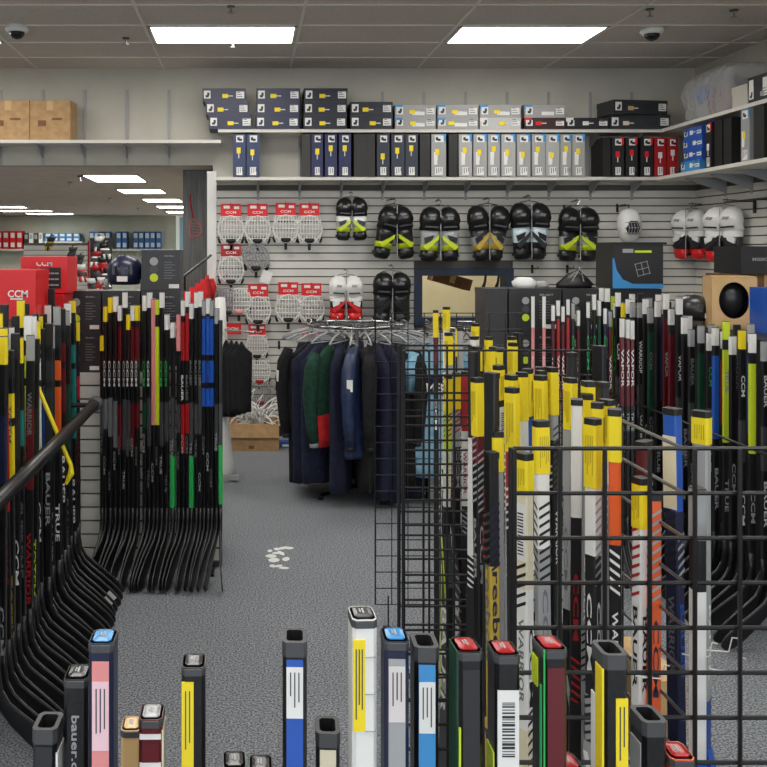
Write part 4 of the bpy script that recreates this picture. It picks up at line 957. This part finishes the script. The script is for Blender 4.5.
# white mask on the blue edged box
t = thing('goalie_mask', 'white goalie mask hanging above the blue edged mask box', 'goalie mask', P(629,226,9.0))
MB().loft([(0,0,-.15,.05,.06),(0,0,-.1,.085,.1),(0,0,0,.105,.12),(0,0,.08,.1,.115),(0,0,.14,.07,.08),(0,0,.165,.03,.03)], mat('white', .25)).build('shell', t, True)
MB().loft([(0,-.06,-.08,.055,.06),(0,-.065,-.02,.072,.066),(0,-.06,.045,.06,.06)], mat('black', .6)).build('face_opening_dark_patch', t, True)  # solid black patch; the shade of the recess is put into its colour
b = MB()
for i in range(-2,3): b.tube([(i*.025,-.105,.04),(i*.028,-.15,-.02),(i*.025,-.11,-.09)], .004, mat('silver',.3), 4)
for q in (.03,-.02,-.07): b.tube([(-.075,-.09,q),(0,-.155,q),(.075,-.09,q)], .004, mat('silver',.3), 4)
b.build('cage', t)
MB().tube([(0,0,.16),(0,.0,.2),(0,.205,.21)], .005, M_wire, 5).build('hook', t)
t = thing('chest_protector', 'white folded elbow pads lying above the middle black boxes', 'pads', P(530,288,6.4)-Vector((0,0,0)))
t.location.z = zt+2*hb
MB().loft([(-.04,0,0,.07,.08),(-.04,0,.04,.08,.08),(-.04,0,.07,.04,.05)], 'white').build('pad', t, True)
MB().loft([(.07,0,0,.05,.07),(.07,0,.03,.05,.07),(.07,0,.045,.03,.04)], 'silver').build('pad', t, True)
t = thing('shoulder_pads', 'black strapped shoulder pads lying above the middle black boxes', 'pads', (X(575,6.4), 6.42, zt+2*hb))
MB().loft([(0,0,0,.12,.08),(0,0,.03,.11,.08),(.01,0,.07,.06,.05),(.01,0,.1,.02,.02)], 'black').build('pad', t, True)
MB().tube([(-.12,0,.02),(-.06,-.05,.09),(.01,-.05,.12),(.08,-.04,.06),(.13,0,.02)], .006, mat('coal',.5), 5).tube([(-.04,-.06,.03),(.02,-.07,.14),(.05,-.06,.02)], .005, mat('silver',.4), 5).build('strap', t)
# ------------------------------------------------------------------ window stock
carton(.42, .12, .3, (X(450,10.2), 10.3, Z(291,10.2)+.06), 'flat brown carton seen tilted through the window', 0, M_card_dark).rotation_euler = (0, R(16), 0)
t = thing('stock_shelf', 'white shelf inside the stock room behind the window', 'shelf', (2.1, 10.5, Z(281,10.4)+.02))
MB().box(-.9, .9, -.2, .2, .12, .14, 'white').build('board', t)
for x in (-.85, .85): MB().box(x, x+.03, -.02, .02, .14, 2.6-Z(281,10.4)-.02, 'white').build('upright', t)
for i, px in enumerate((483, 496, 507)):
    t = thing('stick_blade_sample', ['black stick blade hung in the window, left','black stick blade hung in the window, middle','black stick blade hung in the window, right'][i], 'stick blade', P(px,286,9.9))
    MB().tube([(.03,0,.12),(.02,0,.04),(0,0,-.02),(-.04,0,-.09)], [.012,.014,.02,.012], mat('black',.4), 6).build('blade', t)
    MB().tube([(.03,0,.12),(.03,0,.1+2.6-Z(286,9.9)-.1)], .002, M_wire, 4).build('cord', t)
# ------------------------------------------------------------------ clothes racks
def round_rack(cx, cy, zr, r, label):
    t = thing('clothes_rack', label, 'clothes rack', (cx, cy, 0))
    b = MB(); b.tube([(r*math.cos(a), r*math.sin(a), zr) for a in [2*math.pi*k/36 for k in range(36)]], .013, M_chrome, 8, closed=True); b.build('ring', t, True)
    b = MB()
    for k in range(3): a = k*math.pi/3; b.tube([(r*math.cos(a), r*math.sin(a), zr-.0), (-r*math.cos(a), -r*math.sin(a), zr-.0)], .007, M_chrome, 6)
    b.build('spoke', t)
    MB().tube([(0,0,.05),(0,0,zr)], .016, M_chrome, 10).build('pole', t, True)
    for k in range(4): a = k*math.pi/2+.5; MB().tube([(0,0,.06),(r*.9*math.cos(a), r*.9*math.sin(a), .03)], .012, M_chrome, 6).cyl((r*.9*math.cos(a), r*.9*math.sin(a), 0), .02, .03, M_wire, 10).build('foot', t)
    return t
def hanger(loc, rz, label, group, m=None):
    t = thing('clothes_hanger', label, 'hanger', loc, rz, group)
    m = m or mat('silver', .25)
    MB().tube([(-.2,0,-.11),(-.12,0,-.07),(0,0,-.045),(.12,0,-.07),(.2,0,-.11)], .007, m, 6).tube([(-.2,0,-.11),(.2,0,-.11)], .004, m, 5).build('bar', t, True)
    MB().tube([(0,0,-.045),(0,0,0)]+[(.02*math.cos(a)-.0, 0, .0+.018*math.sin(a)+.006) for a in [R(x) for x in range(-60,200,30)]], .0025, M_chrome, 5).build('hook', t)
    return t
def garment(loc, rz, L, m, label, seed, group, sleeve=True, quilt=False, cat='jacket', wid=.2, thick=.04, band=None, name='hanging_jacket', sl=.62, patch=None):
    rn = random.Random(seed); t = thing(name, label, cat, loc, rz, group)
    ph = rn.uniform(0,6); n = 26; rs = []; K = 22 if quilt else 12
    ms = []
    for k in range(K+1):
        f = k/K; z = -.06-f*L
        if f < .06: w = wid*(.3+.7*f/.06)
        else: w = wid*(1-.1*f) if not quilt else wid*(1-.12*f)
        th = thick*(.5+.8*min(1, f*3))
        if quilt: th *= 1+.28*math.sin(k*math.pi)**2; w *= 1+.05*(k % 2); th *= 1+.25*(k % 2)
        zz = z+(.0)
        r = []
        for i in range(n):
            a = 2*math.pi*i/n; c, s_ = math.cos(a), math.sin(a)
            fold = 1+.28*f*math.sin(a*5+ph)+.12*f*math.sin(a*9+ph*2)
            drop = 0.07*(1-min(1, f/.12))*abs(c)
            r.append((w*c, th*s_*fold, zz-drop*.0-(.05*abs(c) if f < .15 else .05*abs(c)*(1-f))))
        rs.append(r); ms.append(band[1] if band and f > band[0] else m)
    MB().rings(rs, ms[:-1]).build('body', t, True)
    if sleeve:
        for sx in (-1, 1):
            pts = [(sx*wid*.92,0,-.12),(sx*(wid+.02),-.01,-.22),(sx*(wid+.035),-.015,-.4),(sx*(wid+.02),-.01,-.12-sl*.8),(sx*(wid+.005),0,-.12-sl)]
            slv = MB().tube(pts, [.035,.052,.05,.042,.036], m, 10).build('sleeve', t, True)
            MB().tube([(sx*(wid+.006),0,-.115-sl),(sx*(wid+.002),0,-.15-sl)], .033, mm('coal') if m is not M_cloth_green else mm('silver'), 10).build('cuff', slv, True)
    if patch: MB().box(wid+.06, wid+.078, -.02, .02, -.36, -.28, patch).build('badge', t)
    return t
RX, RY, RZr, RR = .80, 7.0, 1.25, .35
round_rack(RX, RY, RZr, RR, 'round chrome clothes rack crowded with navy clothing')
G = 'garments on the round clothes rack'
ng = 24
for i in range(ng):
    a = 2*math.pi*i/ng+.07; cx, cy = RX+RR*math.cos(a), RY+RR*math.sin(a)
    deg = math.degrees(a) % 360
    # front is 270 deg
    front = math.sin(a) < .2
    m, nm, kw = (M_cloth_navy, 'navy', {})
    if i % 3 == 0: m, nm = M_cloth_black, 'black'
    L = 1.06+random.Random(i).uniform(-.08,.05)
    nmn, cat = 'hanging_jacket', 'jacket'
    idx = int(round(deg/15))
    if 222 <= deg < 237: m, nm, kw = M_cloth_green, 'dark green', dict(band=(.6, M_cloth_red)); L = .72
    if 252 <= deg < 267: m, nm, kw = M_puffy, 'slate blue quilted', dict(quilt=True, thick=.055); L = .78
    place = f'{ORD[i]} counted from its right side' 
    garment((cx, cy, RZr-.05), a, L, m, f'{nm} garment on the round clothes rack, {place}', i, G, patch='white' if i % 5 == 2 else None, sleeve=(i % 3 == 0 or kw != {}), wid=.165, thick=kw.pop('thick', .042), **kw)
    if front or True: hanger((cx, cy, RZr+.013), a, 'clear plastic hanger on the round clothes rack holding a dark garment', 'hangers on the round clothes rack')
# second rack, mostly empty hangers, light blue shirts at its left
R2X, R2Y = X(474,8.05), 8.05
round_rack(R2X, R2Y, 1.16, .40, 'second round chrome rack with mostly empty hangers behind the far grid')
for i in range(16):
    a = 2*math.pi*i/16; hanger((R2X+.4*math.cos(a), R2Y+.4*math.sin(a), 1.173), a, 'empty hanger on the second round rack below the window', 'empty hangers on the second rack', mat('dark_grey' if i % 2 else 'silver', .3))
t = thing('shirt_stand', 'chrome stand with light blue shirts facing the viewer', 'clothes rack', (X(431,6.8), 6.95, 0))
MB().tube([(0,0,.03),(0,0,1.2)], .012, M_chrome, 8).tube([(0,0,1.2),(0,-.4,1.2)], .008, M_chrome, 6).build('pole', t); MB().box(-.2,.2,-.2,.2,0,.03,M_chrome).build('base', t)
for i in range(3):
    y = 6.82-.08*i
    q = garment((X(431,6.8)+.01*i, y, 1.2), 0, .93, M_cloth_lb, ['light blue shirt at the back of the trio','light blue shirt in the middle of the trio','light blue shirt with white letters, front of the trio'][i], 60+i, 'light blue shirts', wid=.17, thick=.03, cat='shirt', name='hanging_shirt', sl=.2)
    hanger((X(431,6.8)+.01*i, y, 1.213), 0, 'hanger holding a light blue shirt', 'hangers of the light blue shirts')
    if i == 2:
        MB().box(-.15,.15,-.052,-.047,-.38,-.28,M_cloth_navy).build('dark_band', q)
        MB().text('MBU', .19, .07, frame((0,-.058,-.36),(1,0,0),(0,0,1)), 'white').build('lettering', q)
# black shorts on the face-out arm and white end unit
t = thing('white_end_panel', 'tall white rounded end panel right of the hanging stick grid', 'end panel', (X(224,7.5), 7.5, 0))
MB().loft([(0,0,0,.085,.16),(.005,0,.12,.07,.16),(-.015,0,.5,.05,.15),(-.02,0,1.1,.045,.15),(-.03,0,1.42,.04,.15)], mat('white', .5)).build('panel', t, True)
MB().box(.0,.12,-.15,-.1,.02,.05,'silver').build('foot', t)
MB().tube([(.0,-.1,1.18),(.24,-.35,1.18)], .009, M_chrome, 6).build('arm', t)
for i in range(4):
    garment((X(224,7.5)+.02+.04*i, 7.5-.13-.045*i, 1.17), R(-12), .60-.02*i, M_cloth_black, 'black shorts hanging from the arm beside the face cages, '+['rearmost','second from the back','second from the front','frontmost'][i], 70+i, 'black shorts on the arm', sleeve=False, wid=.085, thick=.03, cat='shorts', name='hanging_shorts')
# box of hangers
yy = 8.5; bxw = X(279,yy)-X(225,yy)
t = thing('cardboard_box', 'open cardboard box on the carpet overflowing with white hangers', 'cardboard box', (X(252,yy), yy+.2, 0))
w, h, dd = bxw/2, Z(424,yy), .2
MB().box(-w,w,-dd,dd,0,.01,M_card).box(-w,w,-dd,-dd+.008,.01,h,M_card).box(-w,w,dd-.008,dd,.01,h,M_card).box(-w,-w+.008,-dd+.008,dd-.008,.01,h,M_card).box(w-.008,w,-dd+.008,dd-.008,.01,h,M_card).build('carton', t)
MB().box(-w, w, -.006, .006, 0, .12, M_card, frame((0,-dd-.007,h), (1,0,0), (0,1,0)) @ Matrix.Rotation(R(172),4,'X')).build('flap', t)
MB().box(-.005, .005, -dd, dd, 0, .13, M_card, Matrix.Translation((w,0,h)) @ Matrix.Rotation(R(35),4,'Y')).build('flap', t)
MB().box(-.03,.02,-dd-.001,-dd,.02,.05,M_card_dark).build('print', t)
rn = random.Random(9)
hp = None
for i in range(34):
    loc = Vector((X(252,yy)+rn.uniform(-.17,.17), yy+.2+rn.uniform(-.1,.1), h+rn.uniform(.0,.16)))
    if hp is None:
        hp = hanger(loc, 0, 'white plastic hanger in the heap in the cardboard box', 'white hangers heaped in the box', mat('white', .4)); q = hp; q.scale = (.75,.75,1.1)
    else: q = copy_thing(hp, loc)
    q.rotation_euler = (R(rn.uniform(-75,75)), R(rn.uniform(-70,70)), R(rn.uniform(0,360)))
o = MB().box(-.07,.07,-.05,.05,0,.05,'blue').box(-.05,.03,-.051,-.05,.01,.03,'white').build('blue_box', None, loc=(X(288,8.6), 8.7, 0)); tag(o, 'small blue box on the carpet right of the hanger box', 'box')
# paper scraps on the carpet
sc = [(277,549),(283,548),(271,556),(274,560),(273,566),(279,566),(281,553),(286,559),(289,548),(276,553),(284,568),(270,551)]
for i, (px, py) in enumerate(sc):
    y = 1.8*F/(py-CY); a = rn.uniform(0,3)
    b = MB(); k = 7; b.loft([(0,0,0,.016+rn.random()*.02,.02+rn.random()*.03),(0,0,.003,.014,.02)], 'white', n=k, pw=1.6, M=Matrix.Rotation(a,4,'Z'))
    o = b.build('paper_scrap', None, loc=(X(px,y), y, 0)); tag(o, 'small white paper scrap on the grey carpet of the aisle', 'paper scrap', 'white paper scraps in the aisle')
# white wire hooks low on the right bin
for i, (px, py) in enumerate([(655,672),(702,650),(722,645),(730,665)]):
    y = 1.69; t = thing('wire_hook', ['white wire hook on the near grid, left one','white wire hook on the near grid, beside the blue stick','white wire hook on the near grid, upper right','white wire hook on the near grid, lower right'][i], 'wire hook', P(px,py,y)); t.scale = (.6,.6,.6)
    MB().tube([(.02,-.05,.04),(.02,-.02,.03),(.02,0,-.02),(-.03,.02,-.024),(-.05,.02,-.02)], .0022, mat('white',.3), 5).build('wire', t)
# ------------------------------------------------------------------ far shop
yc = 9.75
t = thing('wood_column', 'grey wood clad column at the opening to the far shop', 'column', (X(196,yc), yc+.15, 0))
MB().box(X(183,yc)-X(196,yc), X(209,yc)-X(196,yc), -.15, .15, 0, ZF-.001, M_wood).build('cladding', t)
MB().box(X(209,yc)-X(196,yc), X(211.5,yc)-X(196,yc), -.16, .15, 0, ZF-.001, mat('black', .5)).build('edge_strip', t)
t = thing('lacrosse_stick', 'small red lacrosse stick hanging on the grey column', 'lacrosse stick', P(195,228,yc-.010))
MB().tube([(-.05,0,.34),(-.045,0,.25),(-.02,0,.1)], .009, mat('red', .5), 6).build('handle', t)
MB().tube([(-.02,0,.1),(-.05,0,.06),(-.055,0,-.06),(-.04,0,-.1),(.03,0,-.09),(.07,0,-.04),(.05,0,.04)], .007, mat((210,110,105), .5), 6, closed=True).build('head', t)
b = MB()
for q in range(5): b.tube([(-.05,0,.05-.03*q),(.05,0,.04-.03*q)], .0025, mat((200,120,115), .6), 4)
b.build('net', t)
# red jerseys on sloping arm
t = thing('sloping_rack_arm', 'black sloping rack arm with red jerseys beside the column', 'rack', (X(197,9.0), 9.0, 0))
MB().tube([(X(183,9)-X(197,9),0,Z(277,9)),(X(213,9)-X(197,9)-.02,.1,Z(255,9))], .012, M_wire, 6).build('arm', t); MB().tube([(-.12,.02,0),(-.12,.02,Z(277,9))], .015, M_wire, 8).build('post', t)
for i, px in enumerate((186, 191, 196.5, 202, 207)):
    cc = M_cloth_red if i != 2 else mm('white')
    garment(Vector((X(px,8.95), 8.95+.012*i, Z(277-4*i,8.95)-.06)), R(80), .75, M_cloth_red, f'red jersey on the sloping arm beside the column, {ORD[i]} from the left', 90+i, 'red jerseys beside the column', wid=.16, thick=.022, cat='jersey', name='hanging_jersey', sl=.3)
# far wall shelves with boxes
def farshelf(px0, px1, py, label):
    y = YF-.4; o = MB().box(X(px0,y), X(px1,y), y, YF-.001, Z(py,y)-.04, Z(py,y), M_shelf).build('wall_shelf'); tag(o, label, 'shelf')
farshelf(-60, 42, 249, 'far shop wall shelf with red boxes at the left edge'); farshelf(86, 172, 249, 'far shop wall shelf with dark blue boxes'); farshelf(43, 82, 241.5, 'far shop wall shelf with light blue boxes')
def farbox(px0, px1, py0, py1, c1, c2, label, grp):
    y = YF-.38; t = thing('skate_box', label, 'box', (X((px0+px1)/2,y), y+.15, Z(py1,y)), 0, grp)
    w = (X(px1,y)-X(px0,y))/2-.004; h = Z(py0,y)-Z(py1,y)
    MB().box(-w,w,-.15,.15,0,h,mat(c1,.5)).build('carton', t); MB().box(-w*.7,w*.7,-.155,-.15,h*.1,h*.35,mat(c2,.5)).box(-w*.7,w*.7,-.155,-.15,h*.62,h*.9,mat(c2,.5)).build('end_label', t)
for i in range(4): farbox(-4+6.8*i, 2+6.8*i, 231, 248.8, 'bright_red', 'white', f'red box on the far shop shelf, {ORD[i]} from the left', 'red boxes on the far shelf')
for i in range(4): farbox(24+4.8*i, 28.4+4.8*i, 233, 241+7.8, 'white' if i % 2 else 'coal', 'silver', f'narrow {"white" if i % 2 else "black"} box on the far shelf, {ORD[i]} right of the red boxes', 'narrow boxes on the far shelf')
for i in range(5): farbox(45+7*i, 51.5+7*i, 233, 241.3, 'sky', 'white', f'light blue box on the far shelf, {ORD[i]} from the left', 'light blue boxes on the far shelf')
xs = [89,94,100,105,116,122,133,138.5,144.5,150,156]
for i, px in enumerate(xs): farbox(px, px+5.3, 231.5, 248.8, 'navy' if i in (2,) else (44,96,160), 'ice', f'dark blue box on the far shelf, {ORD[i]} from the left', 'dark blue boxes on the far shelf')
# far slatted display with gear
yg = 14.5; t = thing('slatwall_unit', 'white slatted display with a red edge in the far shop', 'display unit', (X(57,yg), yg, 0))
x0, x1 = X(24,yg)-X(57,yg), X(88,yg)-X(57,yg); b = MB(); b.box(x0,x1,0,.05,.03,Z(243,yg),M_groove); z = .05
while z < Z(243,yg)-.1: b.box(x0,x1,-.013,0,z,z+.066,M_slat); z += .0762
b.build('slat_panel', t); MB().box(x1,x1+.03,-.03,.08,0,Z(241,yg),mat('red',.5)).build('edge_post', t); MB().box(x0,x1,-.2,.05,0,.03,'dark_grey').build('base', t)
def blob(px, py, y, s, c, c2, label, nm, cat):
    t = thing(nm, label, cat, P(px,py,y)); 
    k = 1 if int(px) % 2 else -1
    MB().loft([(k*s*.3,0,-s*.9,s*.45,s*.25),(k*s*.2,0,-s*.5,s*.6,s*.32),(0,0,0,s*.62,s*.36),(-k*s*.1,0,s*.25,s*.5,s*.3)], [mat(c,.4),mat('dark_grey' if c != 'red' else c,.4),mat(c,.4)], n=12).build('palm', t, True)
    MB().loft([(-k*s*.1,0,s*.2,s*.5,s*.32),(-k*s*.15,0,s*.5,s*.62,s*.4),(-k*s*.2,0,s*.85,s*.72,s*.42)], mat(c2,.4), n=12).build('cuff', t, True)
    for q in range(3): MB().tube([(k*s*(-.1+.3*q),-s*.2,-s*.5),(k*s*(.0+.32*q),-s*.22,-s*1.15)], s*.16, mat(c2 if q == 1 else c,.4), 6).build('finger', t, True)
    MB().tube([(0,0,s*.7),(0,.05,s*1.1),(0,.3,s*1.15)], .01, M_wire, 4).build('hook', t)
GL = [(98,243,'black','white'),(105,250,'white','black'),(96,258,'white','red'),(103,264,'red','black'),(97,272,'black','red'),(106,275,'white','black'),(100,284,'red','white'),(93,285,'black','white'),(107,287,'white','silver')]
for i, (px, py, c, c2) in enumerate(GL): blob(px, py, 12.0, .1, c, c2, f'{c} and {c2} hockey glove on the far display, {ORD[i]} from the top', 'hockey_glove', 'glove')
t = thing('display_post', 'dark post carrying the hockey gloves in the far shop', 'post', (X(101,12.3), 12.32, 0)); MB().box(-.14,.14,-.02,.02,0,Z(238,12.3),'coal').build('post', t); MB().box(-.2,.2,-.2,.2,0,.02,'coal').build('base', t)
blob(81, 272, 13.9, .13, 'bright_red', 'white', 'red glove on the far slatted display', 'hockey_glove', 'glove'); blob(80, 260, 13.9, .09, 'coal', 'dark_grey', 'dark cap on the far slatted display', 'hockey_glove', 'glove')
blob(50, 243, 13.9, .1, 'gold', 'coal', 'golden glove at the top of the far slatted display', 'hockey_glove', 'glove'); blob(72, 253, 13.9, .1, 'coal', 'dark_grey', 'dark glove right of the golden one', 'hockey_glove', 'glove')

# thin yellow stick hooked over the left rail
t = thing('thin_stick', 'thin yellow stick with a small hooked end leaning over the left rail', 'stick')
a = P(37,385,3.92); c = P(71,466,3.92); e = P(66,484,3.92)
t.location = c; a -= c; e -= c
MB().tube([a, (0,0,0)], .009, mat('yellow', .4), 8).build('shaft', t)
MB().tube([(0,0,0), (-.0,0,-.03), e], [.009,.014,.007], mat('yellow', .4), 8).build('blade', t)
